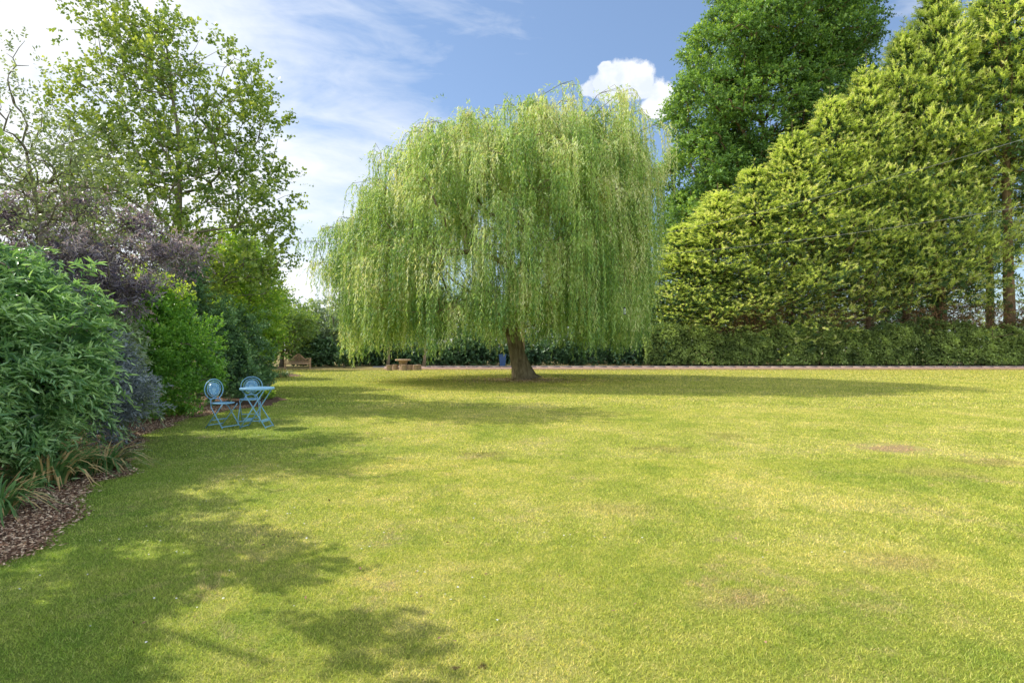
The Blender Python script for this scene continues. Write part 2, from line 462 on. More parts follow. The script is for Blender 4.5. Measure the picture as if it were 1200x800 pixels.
# kerb stones as one low edging
V, Fc = [], []
x = -10.0
while x < 60:
    l = .9 + .04 * random.random(); h = .10 + .02 * random.random(); y0 = 44.6 + .03 * random.random()
    b0 = len(V)
    for zz in (-.05, h):
        V += [(x, y0, zz), (x + l - .015, y0, zz), (x + l - .015, y0 + .22, zz), (x, y0 + .22, zz)]
    Fc += [(b0 + 4, b0 + 5, b0 + 6, b0 + 7), (b0, b0 + 1, b0 + 5, b0 + 4), (b0 + 1, b0 + 2, b0 + 6, b0 + 5), (b0 + 2, b0 + 3, b0 + 7, b0 + 6), (b0 + 3, b0, b0 + 4, b0 + 7)]
    x += l
tag(link('kerb', raw_mesh('kerb', V, Fc), M['kerb']), kind='structure')

# ------------------------------------------------------------------ grass blades


def scatter_frustum(y0, y1, dens, margin=1.6):
    A = 0.93 * (y1 ** 2 - y0 ** 2) + 2 * margin * (y1 - y0)
    n = int(A * dens)
    y = np.sqrt(y0 ** 2 + (y1 ** 2 - y0 ** 2) * rng.random(n))
    x = (rng.random(n) * 2 - 1) * (y * .925 + margin)
    return x, y


V, Fc, VA = [], [], []
off = 0
for (y0, y1, dens, h, w) in ((2.0, 4.2, 21000, .0155, .0031), (4.2, 7.5, 8500, .018, .0052), (7.5, 14, 2100, .021, .0095), (14, 26, 420, .032, .020), (26, 41, 90, .04, .04)):
    x, y = scatter_frustum(y0, y1, dens)
    clump = .5 + .5 * np.sin(x * 5.1 + 2 * np.sin(y * 3.7)) * np.sin(y * 4.3 + 2 * np.sin(x * 2.9))
    m_ = (x > edge_x(y) - .02) & (np.hypot(x - .5, (y - 27)) > .8)
    # worn patches are thin
    bare = np.hypot((x - 5.55) / .55, (y - 8.35) / .5) < 1
    bare2 = np.hypot((x + .26) / .03, (y - 2.61) / .02) < 1
    m_ &= ~(bare & (rng.random(len(x)) < .7)) & ~bare2
    x, y, clump = x[m_], y[m_], clump[m_]
    n = len(x)
    az = rng.random(n) * 2 * math.pi
    lean = np.abs(rng.normal(size=n)) * .75 + .35
    hh = h * (.45 + .75 * rng.random(n)) * (.75 + .5 * clump)
    fa = az + rng.normal(size=n) * .8
    ww = w * (.6 + .8 * rng.random(n))
    bx, by = np.cos(fa + math.pi / 2) * ww * .5, np.sin(fa + math.pi / 2) * ww * .5
    tx, ty = np.cos(az) * lean * hh, np.sin(az) * lean * hh
    v = np.stack([np.stack([x - bx, y - by, np.zeros(n)], -1), np.stack([x + bx, y + by, np.zeros(n)], -1), np.stack([x + tx, y + ty, hh], -1)], 1)
    V.append(v.reshape(-1, 3)); Fc.append(np.arange(n * 3).reshape(-1, 3) + off); off += n * 3
    VA.append(np.clip(rng.random(n) * .93 + (rng.random(n) < .05) * .1, 0, 1))
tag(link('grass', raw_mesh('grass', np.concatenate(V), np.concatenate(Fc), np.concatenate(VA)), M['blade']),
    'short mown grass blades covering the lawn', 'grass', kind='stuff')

# daisies dotted in the shaded grass
V, Fc, off = [], [], 0
cl = [(-2.9, 4.4), (-2.6, 4.2), (-3.0, 3.6), (-2.2, 5.2), (-1.6, 5.0), (-3.6, 7), (-4.2, 8.5), (-4.5, 9.6), (.35, 4.3), (.5, 4.4), (-.6, 3.6), (-1.4, 4.3), (-3.0, 6.4), (-.4, 3.2), (1.9, 4.0), (-5, 11), (-2, 3.2)]
pts = []
for cx, cy in cl:
    for k in range(5): pts.append((cx + random.gauss(0, .28), cy + random.gauss(0, .3)))
for k in range(50):
    yy = random.uniform(3, 12); pts.append((random.uniform(-1, .2) * yy * .6, yy))
for (x, y) in pts:
    if x < edge_x(y) + .1: continue
    r = random.uniform(.004, .0075); z = random.uniform(.018, .026)
    a0 = random.random() * 6
    ring = [(x + r * math.cos(a0 + k * math.pi / 4), y + r * math.sin(a0 + k * math.pi / 4), z + random.uniform(-.003, .003)) for k in range(8)]
    V += ring; Fc += [(off, off + 1, off + 2, off + 3), (off, off + 3, off + 4, off + 7), (off + 4, off + 5, off + 6, off + 7)]
    off += 8
tag(link('daisies', raw_mesh('daisies', V, Fc), M['petal']), 'tiny white daisies dotted through the shaded grass', 'daisies', kind='stuff')

# a few fallen leaves and twigs lying on the turf
LV = Leaves('fold')
n = 110
y = 2.8 + 14 * rng.random(n) ** 1.5; x = (rng.random(n) * 1.5 - .9) * y * .8
k_ = x > edge_x(y) + .05
x, y = x[k_], y[k_]; n = len(x)
D = rng.normal(size=(n, 3)); D[:, 2] *= .2
LV.add(np.stack([x, y, .018 + .008 * rng.random(n)], -1), D, np.tile([0, 0, 1.0], (n, 1)) + rng.normal(size=(n, 3)) * .4, .02 + .018 * rng.random(n), .010 + .008 * rng.random(n), .15 + .4 * rng.random(n))
tag(LV.build('fallen_leaves', M['chip']), 'small brown fallen leaves scattered over the lawn', 'fallen leaves', kind='stuff')

# bark chips on the bed and under the willow
LV = Leaves('kite')
n = 70000
y = 3.0 + 11.5 * rng.random(n) ** 1.3
x = edge_x(y) + .06 - np.abs(rng.normal(size=n)) * .8 * (1 + .04 * y) + rng.normal(size=n) * .05
P = np.stack([x, y, .006 + .03 * rng.random(n)], -1)
D = rng.normal(size=(n, 3)); D[:, 2] *= .25
NN = rng.normal(size=(n, 3)) * .35; NN[:, 2] += 1
LV.add(P, D, NN, .012 + .036 * rng.random(n) ** 1.5, .008 + .014 * rng.random(n), rng.random(n))
n = 3000
r = np.abs(rng.normal(size=n)) * 1.3 + .5; a = rng.random(n) * 6.283
P = np.stack([.5 + r * np.cos(a) * 1.3, 26.8 + r * np.sin(a), .01 + .03 * rng.random(n)], -1)
D = rng.normal(size=(n, 3)); D[:, 2] *= .25
LV.add(P, D, np.tile([0, 0, 1.0], (n, 1)) + rng.normal(size=(n, 3)) * .3, .08, .04, .3 + .7 * rng.random(n))
tag(LV.build('bark_chips', M['chip']), 'loose brown bark chips spread over the bed', 'bark chips', kind='stuff')


# ------------------------------------------------------------------ generic woody plants
def shrub(name, base, blobs, mat, n, leaf, label, cat='shrub', kind='leaf', tw=.35, K=8, droop=.3, hang=.2, ang=50, up=.45, core=0, corel=.2, outw=.8, upw=.5, stems=10, bark='bark_grey', group=None, zmin=.06, vtip=.4, gap=0.0, r0=.55, v0=0, part='foliage', stemr=.02, lump=.24):
    base = np.array(base, float)
    root = empty(name, base, label, cat, group)
    LV = Leaves(kind)
    P, d, r = blob_points(blobs, n, r0, 1.0, zmin, lump=lump)
    if gap:
        s = np.sin(P[:, 0] * 3.1 + 1.7 * np.sin(P[:, 2] * 2.7)) + np.sin(P[:, 1] * 2.9 + P[:, 2] * 3.3)
        keep = s > -2 + gap * 2
        P, d, r = P[keep], d[keep], r[keep]
    D = d * outw + np.array([0, 0, upw]) + rng.normal(size=d.shape) * .35
    O = P - nrm(D) * tw * .7
    twigs(LV, O, D, tw * (.7 + .6 * rng.random(len(O))), K, leaf[0], leaf[1], ang=ang, droop=droop, hang=hang, up=up, vtip=vtip, var0=v0 + np.where(d[:, 2:3] > .2, .08, -.05))
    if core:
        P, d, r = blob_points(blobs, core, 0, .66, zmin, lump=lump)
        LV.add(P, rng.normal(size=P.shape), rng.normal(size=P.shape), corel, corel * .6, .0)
    LV.build(part, M[mat], root, base, keep=lambda t: t[:, 2] > .02)
    # stems
    T, _, _ = blob_points(blobs, stems * 3, .4, .85, .3)
    chains, _ = grow(np.stack([base + np.array([0, 0, k * .15]) for k in range(4)]) , [stemr * 2.5] * 4, T, rtip=stemr * .45, seg=.25, start=0, zpen=.5)
    for i in range(len(chains)): chains[i] = (chains[i][0] - base, chains[i][1])
    link('stems', tube_mesh('stems', chains, 6), M[bark], root)
    return root


def tree(name, base, top, trunk_r, targets, mat, bark, leaf, label, cat='tree', per=5, tw=.5, K=9, rtip=.012, kind='kite', droop=.25, hang=.15, ang=55, up=.4, vtip=.35, group=None, seg=.5, lean=None, zpen=1.2, clumpr=.35, upw=.35, start=.25, flat=1.0, v0=0, pathw=.25, expo=.47, extra=None):
    base = np.array(base, float); top = np.array(top, float)
    root = empty(name, base, label, cat, group)
    n = 10
    tr = [base + (top - base) * (k / (n - 1)) + np.array([math.sin(k * 1.3) * .03, math.cos(k * 1.7) * .03, 0]) * np.linalg.norm(top - base) * .35 * min(1, k / 3) for k in range(n)]
    rr = [trunk_r * (1.35 if k == 0 else 1.0) * (1 - .85 * (k / (n - 1))) + .01 for k in range(n)]
    chains, ends = grow(tr, rr, targets, rtip=rtip, seg=seg, start=start, zpen=zpen, pathw=pathw, expo=expo)
    chains = [(c[0] - base, c[1]) for c in chains]
    link('trunk', tube_mesh('trunk', chains, 6), M[bark], root)
    LV = Leaves(kind)
    O = np.repeat(targets, per, 0)
    E = np.repeat(ends, per, 0)
    rd = nrm(rng.normal(size=O.shape))
    D = E * .6 + rd * .9 + np.array([0, 0, upw])
    O = O + rd * clumpr * rng.random((len(O), 1)) * np.array([1, 1, flat])
    cv = np.repeat(rng.random(len(targets)) * .25 - .12, per)[:, None]
    twigs(LV, O, D, tw * (.6 + .8 * rng.random(len(O))), K, leaf[0], leaf[1], ang=ang, droop=droop, hang=hang, up=up, vtip=vtip, var0=v0 + cv + np.where(D[:, 2:3] > .3, .08, -.06))
    if extra is not None: extra(LV)
    LV.build('crown', M[mat], root, base, keep=lambda t: t[:, 2] > .05)
    return root


# ------------------------------------------------------------------ the willow
def willow():
    base = np.array([.52, 27.0, 0])
    root = empty('willow_tree', base, 'large weeping willow with a leaning brown trunk, standing in the middle of the lawn', 'tree')
    zs = np.array([1.5, 3.0, 5.6, 8.3, 10.2, 11.2, 12.2])
    LX = np.array([-7.5, -7.8, -7.8, -7.0, -5.4, -4.2, -2.5])
    RX = np.array([6.1, 6.2, 6.4, 6.5, 6.5, 6.1, 4.4])

    def env(z): return np.interp(z, zs, LX), np.interp(z, zs, RX)
    # arch tops
    T = []
    while len(T) < 1080:
        z = 2.5 + 9.3 * random.random() ** .78
        l, r_ = env(z)
        cx, rx = (l + r_) / 2, (r_ - l) / 2
        ry = 7.3 * min(1, (12.9 - z) / 4.0) ** .5
        a = random.random() * 2 * math.pi
        if random.random() < .25 and math.sin(a) > 0: a = -a
        q = random.random() ** (.28 if z < 9.5 else .55)
        x = cx + rx * math.cos(a) * q * .95; y = 27 + ry * math.sin(a) * q * .95
        if q < .45 and z < 7.5: continue
        lump = math.sin(x * 1.15 + 1.3 * math.sin(z * .9)) * math.sin(z * 1.05 + y * .6 + .7) + .5 * math.sin(x * 2.3 + z * 1.9 + y)
        if math.sin(a) < -.2 and -4.5 < x < 3 and 4 < z < 8.5 and random.random() < .38: continue
        if lump < -.55 and random.random() < (.75 if x > -4.5 else .35): continue
        if x < -7.3 and random.random() < .3: continue
        T.append((x, y, z))
    for k in range(26):      # loose outliers on the left
        T.append((random.uniform(-8.7, -7.4), 27 + random.uniform(-2, 2), random.uniform(5.0, 7.6)))
    for k in range(40):      # ragged skyline
        x = random.uniform(-5.5, 6.6); T.append((x, 26.5 + random.uniform(-4, 4), float(np.interp(x, [-6, -4, -1, 2, 4, 6.6], [9.3, 10.7, 11.6, 12.0, 12.0, 11.3])) + random.uniform(-.5, .45)))
    T = np.array(T)
    trunk = np.array([[.52, 27, -.05], [.47, 27, .15], [.38, 27, .6], [.22, 27, 1.2], [.08, 27, 1.9], [-.02, 27, 2.5], [-.05, 27.05, 3.2], [0, 27.1, 4.0], [.1, 27.1, 5.0]])
    tr = [.78, .58, .47, .40, .37, .35, .32, .27, .2]
    # a few primary limbs first
    chains, ends = grow(trunk, tr, T, rtip=.013, seg=.7, wob=.2, zpen=1.6, pathw=.22, expo=.44, start=.5)
    chains = [(np.where(np.arange(len(c[0]))[:, None] > 1, 1, 1) * c[0] - base, c[1]) for c in chains]
    tm = tube_mesh('trunk', chains, 8)
    # buttressed foot
    co = np.array([v.co[:] for v in tm.vertices[:8 * 5]])
    for i in range(len(co)):
        z = co[i, 2]
        a = math.atan2(co[i, 1], co[i, 0])
        f = 1 + .30 * math.sin(a * 3 + 1.0) * max(0, 1 - z / 1.2) + .07 * math.sin(a * 5 + z)
        co[i, 0] = (co[i, 0]) * f; co[i, 1] *= f
        tm.vertices[i].co = co[i]
    link('trunk', tm, M['bark'], root)
    # cut limb stub scar on the left of the foot
    LV = Leaves('kite')
    tw_ch = []
    for i, t in enumerate(T):
        e = ends[i].copy(); e[2] *= .3
        outv = nrm(np.array([t[0] + .5, t[1] - 27, 0]))
        e = nrm(e * .4 + outv * .6 + rng.normal(size=3) * .35)
        ns = int(rng.integers(10, 17))
        vclump = rng.random() * .56 - .28
        al = rng.uniform(.4, 1.0)
        for s in range(ns):
            u = (s + rng.random()) / ns
            d = nrm(e + rng.normal(size=3) * .55)
            p0 = t + e * al * u * np.array([1, 1, 0]) + rng.normal(size=3) * np.array([.22, .22, .1])
            p0[2] += .35 * u - .5 * u * u
            lo = 1.72 + .4 * math.sin(p0[0] * 1.3 + p0[1]) + .45 * math.sin(p0[0] * 3.1 + 1) + rng.random() ** 2 * 1.2 + (0 if p0[0] > -5 else -.35)
            L = rng.uniform(.5, 2.0) if t[2] > 6.5 else rng.uniform(1.0, 3.6)
            if p0[0] > 2.2: L *= 1.55
            if t[0] < -7.35: L = min(L, rng.uniform(.4, 1.3))
            L = min(L, p0[2] - lo)
            if L < .35: continue
            n = max(6, int(L / .052))
            tt = (np.arange(n) + rng.random(n)) / n
            out = .28 * (1 - np.exp(-tt * L * 3)) * (.4 + rng.random())
            sway = rng.normal(size=2) * .05
            P = np.stack([p0[0] + d[0] * out + sway[0] * tt * L, p0[1] + d[1] * out + sway[1] * tt * L, p0[2] + .12 * np.sin(np.minimum(tt * L * 4, math.pi)) - tt * L], -1)
            a = rng.random(n) * 6.283
            ld = np.stack([np.cos(a) * .55, np.sin(a) * .55, -1 + .3 * rng.random(n)], -1)
            N = np.stack([np.cos(a), np.sin(a), .5 + .5 * rng.random(n)], -1) + rng.normal(size=(n, 3)) * .5
            LV.add(P, ld, N, (.13 + .07 * rng.random(n)), .036, np.clip(.22 + vclump + .45 * rng.random(n) + .12 * (1 - tt), 0, 1))
            if s % 3 == 0:
                k = np.linspace(0, n - 1, 5).astype(int)
                tw_ch.append((np.concatenate([[t - base], P[np.sort(k)] - base]), [.008, .007, .006, .005, .004, .003]))
    # soft arching twig ends over the top of every spray
    O = np.repeat(T, 7, 0) + rng.normal(size=(len(T) * 7, 3)) * np.array([.3, .3, .15])
    D = rng.normal(size=O.shape) * np.array([1, 1, .3]) + np.array([0, 0, .15])
    twigs(LV, O, D, .9, 16, .13, .032, ang=35, droop=.9, hang=.6, up=.3, var0=.05, vtip=.25, vr=.5)
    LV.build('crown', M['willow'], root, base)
    link('hanging_twigs', tube_mesh('hanging_twigs', tw_ch, 4, cap=False), M['twig'], root)
    return T


willow()

# ------------------------------------------------------------------ poplar and the left border


def ell_targets(blobs, n, r0=.25, pw=1 / 2.5, zmin=.5):
    P, d, r = blob_points(blobs, n, r0, 1, zmin, pw)
    return P


pb = [at(200, 120, 16).tolist() + [3.2, 2.4, 2.4], at(165, 60, 16).tolist() + [1.7, 1.6, 1.9], at(225, 220, 16).tolist() + [2.9, 2.3, 1.7], at(120, 170, 16.3).tolist() + [1.6, 1.6, 1.9],
      at(280, 150, 15.8).tolist() + [1.25, 1.3, 1.8], at(230, 300, 16).tolist() + [2.6, 2.2, 1.4], at(308, 245, 15.6).tolist() + [.85, 1.0, 1.2], at(100, 250, 16.2).tolist() + [1.6, 1.5, 1.5], at(308, 315, 15.6).tolist() + [.8, .8, .9]]
tree('poplar_tree', (-9.1, 16, 0), (-9.6, 16, 9.6), .12, ell_targets(pb, 640, .1, 1 / 2.2), 'poplar', 'bark_grey', (.085, .075), 'tall airy poplar with sky showing between its branches, above the left border',
     per=7, tw=.38, K=10, rtip=.0065, seg=.45, upw=.55, clumpr=.28, zpen=2.2, droop=.1, pathw=.15, up=.25)

# sparse cherry with upright shoots, upper left
tg = ell_targets([at(45, 230, 8.4).tolist() + [1.15, 1.0, .8], at(40, 290, 8.8).tolist() + [1.0, .8, .7], at(20, 170, 8.6).tolist() + [.8, .9, .9], at(95, 200, 8.6).tolist() + [.7, .8, .7]], 240, .2, .5)
shoots = np.array([at(25, 45, 8.2), at(30, 75, 8.2), at(38, 110, 8.2), at(46, 130, 8.2), at(3, 60, 8.1), at(6, 85, 8.1), at(8, 105, 8.1), at(17, 95, 8.3), at(12, 120, 8.3), at(22, 130, 8.3), at(50, 150, 8.3), at(70, 150, 8.3), at(40, 160, 8.3)])
tree('cherry_tree', (-6.9, 8.7, 0), (-7.3, 8.6, 4.4), .07, np.concatenate([tg, shoots]), 'sparse', 'bark_grey', (.055, .028), 'thin open tree with bare upright shoots at the upper left edge',
     per=4, tw=.3, K=8, rtip=.005, kind='fold', seg=.25, clumpr=.15, upw=.5, zpen=2.0)

# trees whose crowns stand left of the frame and dapple the near lawn
for k, (x, y, h, rr) in enumerate(((-6.5, 4.4, 5.6, 1.95), (-6.2, 2.2, 4.9, 2.0), (-8.3, 6.3, 5.8, 1.5))):
    tree('hawthorn_tree', (x, y, 0), (x - .1, y, h), .09, ell_targets([(x, y, h * .68, rr, rr, h * .32)], 25, .1, .5), 'mixedtree', 'bark_grey', (.09, .065),
         ('small round leafy tree just left of the view beside the near lawn', 'round leafy tree nearest the camera, left of the view', 'leafy tree rising behind the long leaved laurel at the left edge')[k],
         per=36, tw=.30, K=12, rtip=.010, kind='fold', seg=.35, clumpr=.22)

# near laurel with long hanging leaves
shrub('laurel_shrub', (-6.5, 6.3, 0), [(-6.3, 6.1, 1.55, 1.3, 1.2, 1.3), (-6.1, 7.2, 1.45, .85, .9, 1.1), (-5.85, 5.4, 1.15, .75, .8, 1.1), (-5.65, 6.5, 1.1, .6, .8, .85), (-6.5, 6.9, 2.35, .8, .8, .7), (-5.4, 6.9, 1.5, .45, .5, .35), (-5.3, 6.2, .65, .4, .6, .4)], 'laurel', 5000, (.105, .024),
      'dark green laurel with long glossy drooping leaves, nearest of the border shrubs', tw=.62, K=15, droop=.6, hang=.5, ang=38, up=.45, core=2000, corel=.12, outw=.8, upw=.55, stems=16, r0=.3, lump=.42, gap=.25, vtip=.6)
# smoky blue shrub
shrub('smoky_shrub', (-6.7, 8.4, 0), [(-6.55, 8.0, 2.0, .7, .7, .75), (-6.15, 8.1, 1.35, .65, .6, .6), (-6.05, 8.5, .75, .55, .5, .55), (-5.75, 7.9, 1.0, .4, .45, .4)], 'blueleaf', 1700, (.075, .017),
      'smoky blue grey shrub with narrow leaves beside the near laurel', tw=.42, K=15, droop=.35, hang=.25, ang=42, core=1500, corel=.09, r0=.4, lump=.35)
shrub('fern_leaved_shrub', (-6.4, 9.4, 0), [(-6.5, 9.1, .95, .6, .6, .8), (-6.6, 9.3, 1.6, .5, .5, .5)], 'greytree', 900, (.09, .024),
      'grey green shrub with fine leaves between the smoky blue shrub and the bright privet', tw=.45, K=13, droop=.5, hang=.3, ang=45, core=700, corel=.1, lump=.3)
# purple elder
shrub('elder_shrub', (-7.4, 10.0, 0), [(-7.6, 9.7, 3.3, .9, .8, .6), (-6.9, 9.6, 2.95, .95, .8, .5), (-7.0, 9.4, 2.4, .95, .8, .45), (-8.1, 9.9, 2.9, .8, .8, .6), (-6.1, 10.2, 3.25, .75, .6, .4), (-8.5, 9.6, 3.8, .6, .6, .5), (-6.3, 8.0, 2.75, .75, .55, .4), (-5.7, 8.5, 2.4, .55, .45, .35), (-7.4, 9.6, 4.0, .5, .5, .35), (-6.7, 10, 3.7, .5, .5, .3)], 'purple', 1900, (.085, .018),
      'tall elder shrub with dark purple lacy leaves above the green border shrubs', tw=.48, K=13, droop=.25, hang=.1, ang=50, core=500, corel=.08, stems=22, zmin=1.5, r0=.15, lump=.4)
# bright green privet
shrub('privet_shrub', (-7.5, 11.6, 0), [(-7.55, 11.3, 1.15, .85, .8, 1.15), (-7.25, 12.2, 1.2, .95, .9, 1.2), (-7.75, 10.6, 1.0, .55, .6, .95), (-7.4, 11.8, 2.2, .7, .7, .55)], 'privet', 3400, (.062, .030),
      'dense bright green privet shrub left of the blue chairs', kind='fold', tw=.3, K=12, droop=.15, hang=.1, core=4000, corel=.1, up=.35, outw=.8, upw=.7, v0=.0, lump=.2)
shrub('ivy_shrub', (-8.7, 11.8, 0), [(-8.5, 11.5, 2.1, 1.0, .9, 1.0), (-8.0, 11.9, 2.5, .8, .8, .7), (-7.4, 12.0, 2.6, .5, .5, .4)], 'hazel', 1700, (.07, .045),
      'pale yellow green shrub showing between the elder and the privet', kind='fold', tw=.35, K=10, core=1200, corel=.12, r0=.35, v0=.1)
# dark shrub behind chairs
shrub('holly_shrub', (-8.2, 14.9, 0), [(-8.25, 14.6, 1.7, 1.05, 1.0, 1.5), (-7.5, 15.0, .95, .9, .9, .9), (-7.9, 15.8, 1.6, 1.0, 1.0, 1.3), (-8.4, 14.6, 3.2, .6, .6, .6)], 'holly', 3600, (.075, .036),
      'dark green shrub with small leaves directly behind the blue chairs', kind='fold', tw=.36, K=11, droop=.25, hang=.15, core=3500, corel=.12, lump=.28)
shrub('cotoneaster_shrub', (-8.6, 18.0, 0), [(-8.8, 18.2, 1.0, 1.1, 1.0, .95), (-8.1, 17.4, .55, .7, .7, .5)], 'holly', 1800, (.09, .045),
      'low dark spreading shrub at the bend of the border, right of the blue table', kind='fold', tw=.4, K=11, core=1500, corel=.15, v0=.08)
tree('hazel_tree', (-8.9, 18.6, 0), (-8.5, 18.6, 4.3), .07, ell_targets([(-8.5, 18.5, 3.1, .95, .9, 1.5), (-8.9, 18.6, 4.3, .9, .8, 1.1), (-8.0, 18.2, 2.0, .7, .7, .8)], 330, .1, .5), 'hazel', 'bark_grey', (.085, .06),
     'slender yellow green hazel tree standing between the poplar and the bright sky gap', per=6, tw=.38, K=9, rtip=.006)
tree('hazel_tree', (-11.2, 21.5, 0), (-11.0, 21.5, 5.6), .1, ell_targets([(-10.9, 21.5, 3.6, 2.0, 1.7, 2.3), (-10.4, 21, 2.6, 1.4, 1.3, 1.6), (-12.0, 21.5, 4.4, 1.6, 1.5, 1.5)], 400, .2, .5), 'mixedtree', 'bark_grey', (.11, .075),
     'mid green bushy tree in the border below the right side of the poplar', per=7, tw=.45, K=9, rtip=.008)
tree('hazel_tree', (-14.2, 28.5, 0), (-14.0, 28.5, 4.2), .1, ell_targets([(-14.0, 28.4, 2.7, 1.7, 1.6, 1.7), (-15.2, 28.6, 3.4, 1.6, 1.6, 1.6), (-13.4, 28.8, 1.4, 1.0, 1.0, 1.1)], 300, .2, .5), 'hazel', 'bark_grey', (.14, .09),
     'bushy yellow green tree far down the border, left of the wooden bench', per=7, tw=.55, K=9, rtip=.01)
# tree with leaning limb by the bench
tree('apple_tree', (-17.2, 38.6, 0), (-15.0, 39.2, 3.2), .16, ell_targets([(-16.4, 38.8, 3.0, 2.1, 1.8, 1.3), (-17.8, 38.6, 2.2, 1.6, 1.6, 1.3), (-14.9, 39.2, 3.1, 1.3, 1.3, .9)], 240, .2, .5), 'mixedtree', 'bark_grey', (.16, .08),
     'low old tree with a leaning grey trunk just behind the wooden bench', per=7, tw=.6, K=9, rtip=.016, v0=-.05)
# small standard shrub on the lawn
shrub('bay_bush', at(403, 430.8, 44) * [1, 1, 0], [(at(403, 0, 44)[0], 44, .95, .62, .6, .48), (at(407, 0, 44)[0], 44, .65, .45, .5, .35)], 'under', 600, (.14, .06), 'small dark clipped bush at the far lawn edge, right of the bench',
      kind='fold', tw=.2, K=8, core=500, corel=.2, zmin=.4, stems=4, stemr=.04)

# ------------------------------------------------------------------ far left and centre woodland edge
far = [
    # name, px, D, top px y, radius, mat, label
    ('sycamore_tree', 330, 47, 342, 2.6, 'mixedtree', 'rounded green tree far beyond the bench, left of the bright cloud gap'),
    ('whitebeam_tree', 388, 50, 352, 2.4, 'greytree', 'grey green tree far behind at the left edge of the willow'),
    ('sycamore_tree', 430, 54, 352, 3.0, 'hazel', 'pale green tree far behind the left curtain of the willow'),
    ('sycamore_tree', 492, 56, 345, 3.2, 'mixedtree', 'far tree behind the log table seen under the willow'),
    ('sycamore_tree', 560, 57, 340, 3.2, 'holly', 'dark far tree behind the willow, just left of its trunk'),
    ('sycamore_tree', 640, 58, 335, 3.3, 'holly', 'dark far tree behind the willow, just right of its trunk'),
    ('sycamore_tree', 715, 57, 325, 3.4, 'mixedtree', 'far tree behind the right half of the willow'),
    ('sycamore_tree', 765, 55, 300, 3.6, 'holly', 'dark far tree beside the right edge of the willow, at the end of the conifers'),
    ('sycamore_tree', 820, 72, 335, 5.0, 'under', 'dark far tree behind the left end of the hedge, under the conifer branches'),
    ('sycamore_tree', 905, 73, 335, 5.2, 'under', 'dark far tree behind the hedge, left of its middle'),
    ('sycamore_tree', 985, 72, 338, 5.2, 'under', 'dark far tree behind the middle of the hedge'),
    ('sycamore_tree', 1065, 73, 335, 4.8, 'under', 'dark far tree behind the hedge, just left of the sky gap'),
    ('sycamore_tree', 270, 44, 330, 3.0, 'mixedtree', 'far green tree behind the hazels in the left border'),
]
for (nm, px, D, ty, rr, mt, lb) in far:
    b = at(px, 0, D); b[2] = 0; h = at(px, ty, D)[2]
    tree(nm, b, b + [0.2, 0, h * .9], .16, ell_targets([(b[0], D, h * .62, rr, rr * .8, h * .40), (b[0] + rr * .4, D - .5, h * .42, rr * .7, rr * .7, h * .3), (b[0] - rr * .5, D - .3, h * .5, rr * .7, rr * .7, h * .35)], 200, .3, .5),
         mt, 'bark_grey', (.24, .14), lb, per=6, tw=.8, K=8, rtip=.018, seg=.9)
und = [(372, 47.5, 1.9, 2.0), (425, 50, 1.7, 2.3), (466, 50.5, 1.6, 2.4), (512, 51, 1.5, 2.3), (556, 51, 2.2, 2.4), (612, 51, 1.9, 2.5), (668, 51, 2.1, 2.6), (722, 51, 2.3, 2.5), (768, 51, 2.6, 2.3)]
und_lab = ['dark shrub right of the wooden bench at the far lawn edge', 'dark laurel bush left of the log table under the willow', 'dark laurel bush directly behind the log table', 'low dark bush right of the log table, half way to the willow trunk',
           'dark laurel bush behind the blue bin', 'dark laurel bush directly behind the willow trunk', 'spreading dark laurel just right of the willow trunk', 'spreading dark laurel under the right half of the willow', 'tall dark laurel under the right edge of the willow curtain']
for (px, D, h, rr), lb in zip(und, und_lab):
    b = at(px, 0, D); b[2] = 0; h *= 1.35
    shrub('laurel_bush', b, [(b[0], D, h * .5, rr, 1.2, h * .55), (b[0] + .8, D - .5, h * .35, rr * .7, 1.0, h * .4), (b[0] - 1, D - .3, h * .4, rr * .6, .9, h * .4)], 'under', 900, (.24, .11), lb, kind='fold', tw=.5, K=8, core=1500, corel=.4, droop=.3, group=None)
# slim pale stems standing among them
for px, lb in ((454.5, 'slim pale tree stem left of the log table'), (497, 'slim pale tree stem right of the log table')):
    b = at(px, 0, 47.6); b[2] = 0
    tree('birch_tree', b, b + [.3, 0, 6.0], .13, ell_targets([(b[0], b[1], 5.2, 1.7, 1.5, 1.9)], 70, .2, .5), 'mixedtree', 'bare', (.2, .1), lb + ', with a light crown behind the willow', per=6, tw=.6, K=8, rtip=.012, seg=.8, start=.5)

# ------------------------------------------------------------------ hedge along the lane
hr = empty('laurel_hedge', (24, 50.6, 0), 'long clipped dark green hedge running along the lane below the conifers', 'hedge')
LV = Leaves('fold')
n = 19000
X = 11.5 + 46 * rng.random(n)
hz = 3.0 + .35 * np.sin(X * .55) + .2 * np.sin(X * 1.9 + 1) + .5 * np.clip((X - 20) / 25, 0, 1)
u = rng.random(n)
front = u < .72
Z = np.where(front, hz * rng.random(n) ** .9, hz + rng.normal(size=n) * .12)
bul = np.full(n, .0)
for cx_, cz_, cr_, ca_ in zip(rng.uniform(11, 58, 330), rng.uniform(0, 3.6, 330), rng.uniform(.25, .8, 330), rng.uniform(.2, .55, 330)):
    bul = np.maximum(bul, ca_ * np.exp(-((X - cx_) ** 2 + (Z - cz_) ** 2) / cr_ ** 2))
bul = .3 - bul
Y = np.where(front, 49.5 + bul + .18 * Z, 49.9 + 2.2 * rng.random(n))
O = np.stack([X, Y, Z], -1)
D = np.where(front[:, None], np.array([0, -1., .5]), np.array([0, -.2, 1.])) + rng.normal(size=(n, 3)) * .55
twigs(LV, O, D, .35, 8, .15, .075, droop=.25, hang=.1, jit=.9, var0=np.clip((bul * -.9)[:, None] + .15, -.3, .4), vtip=.3)
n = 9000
X = 11.5 + 46 * rng.random(n)
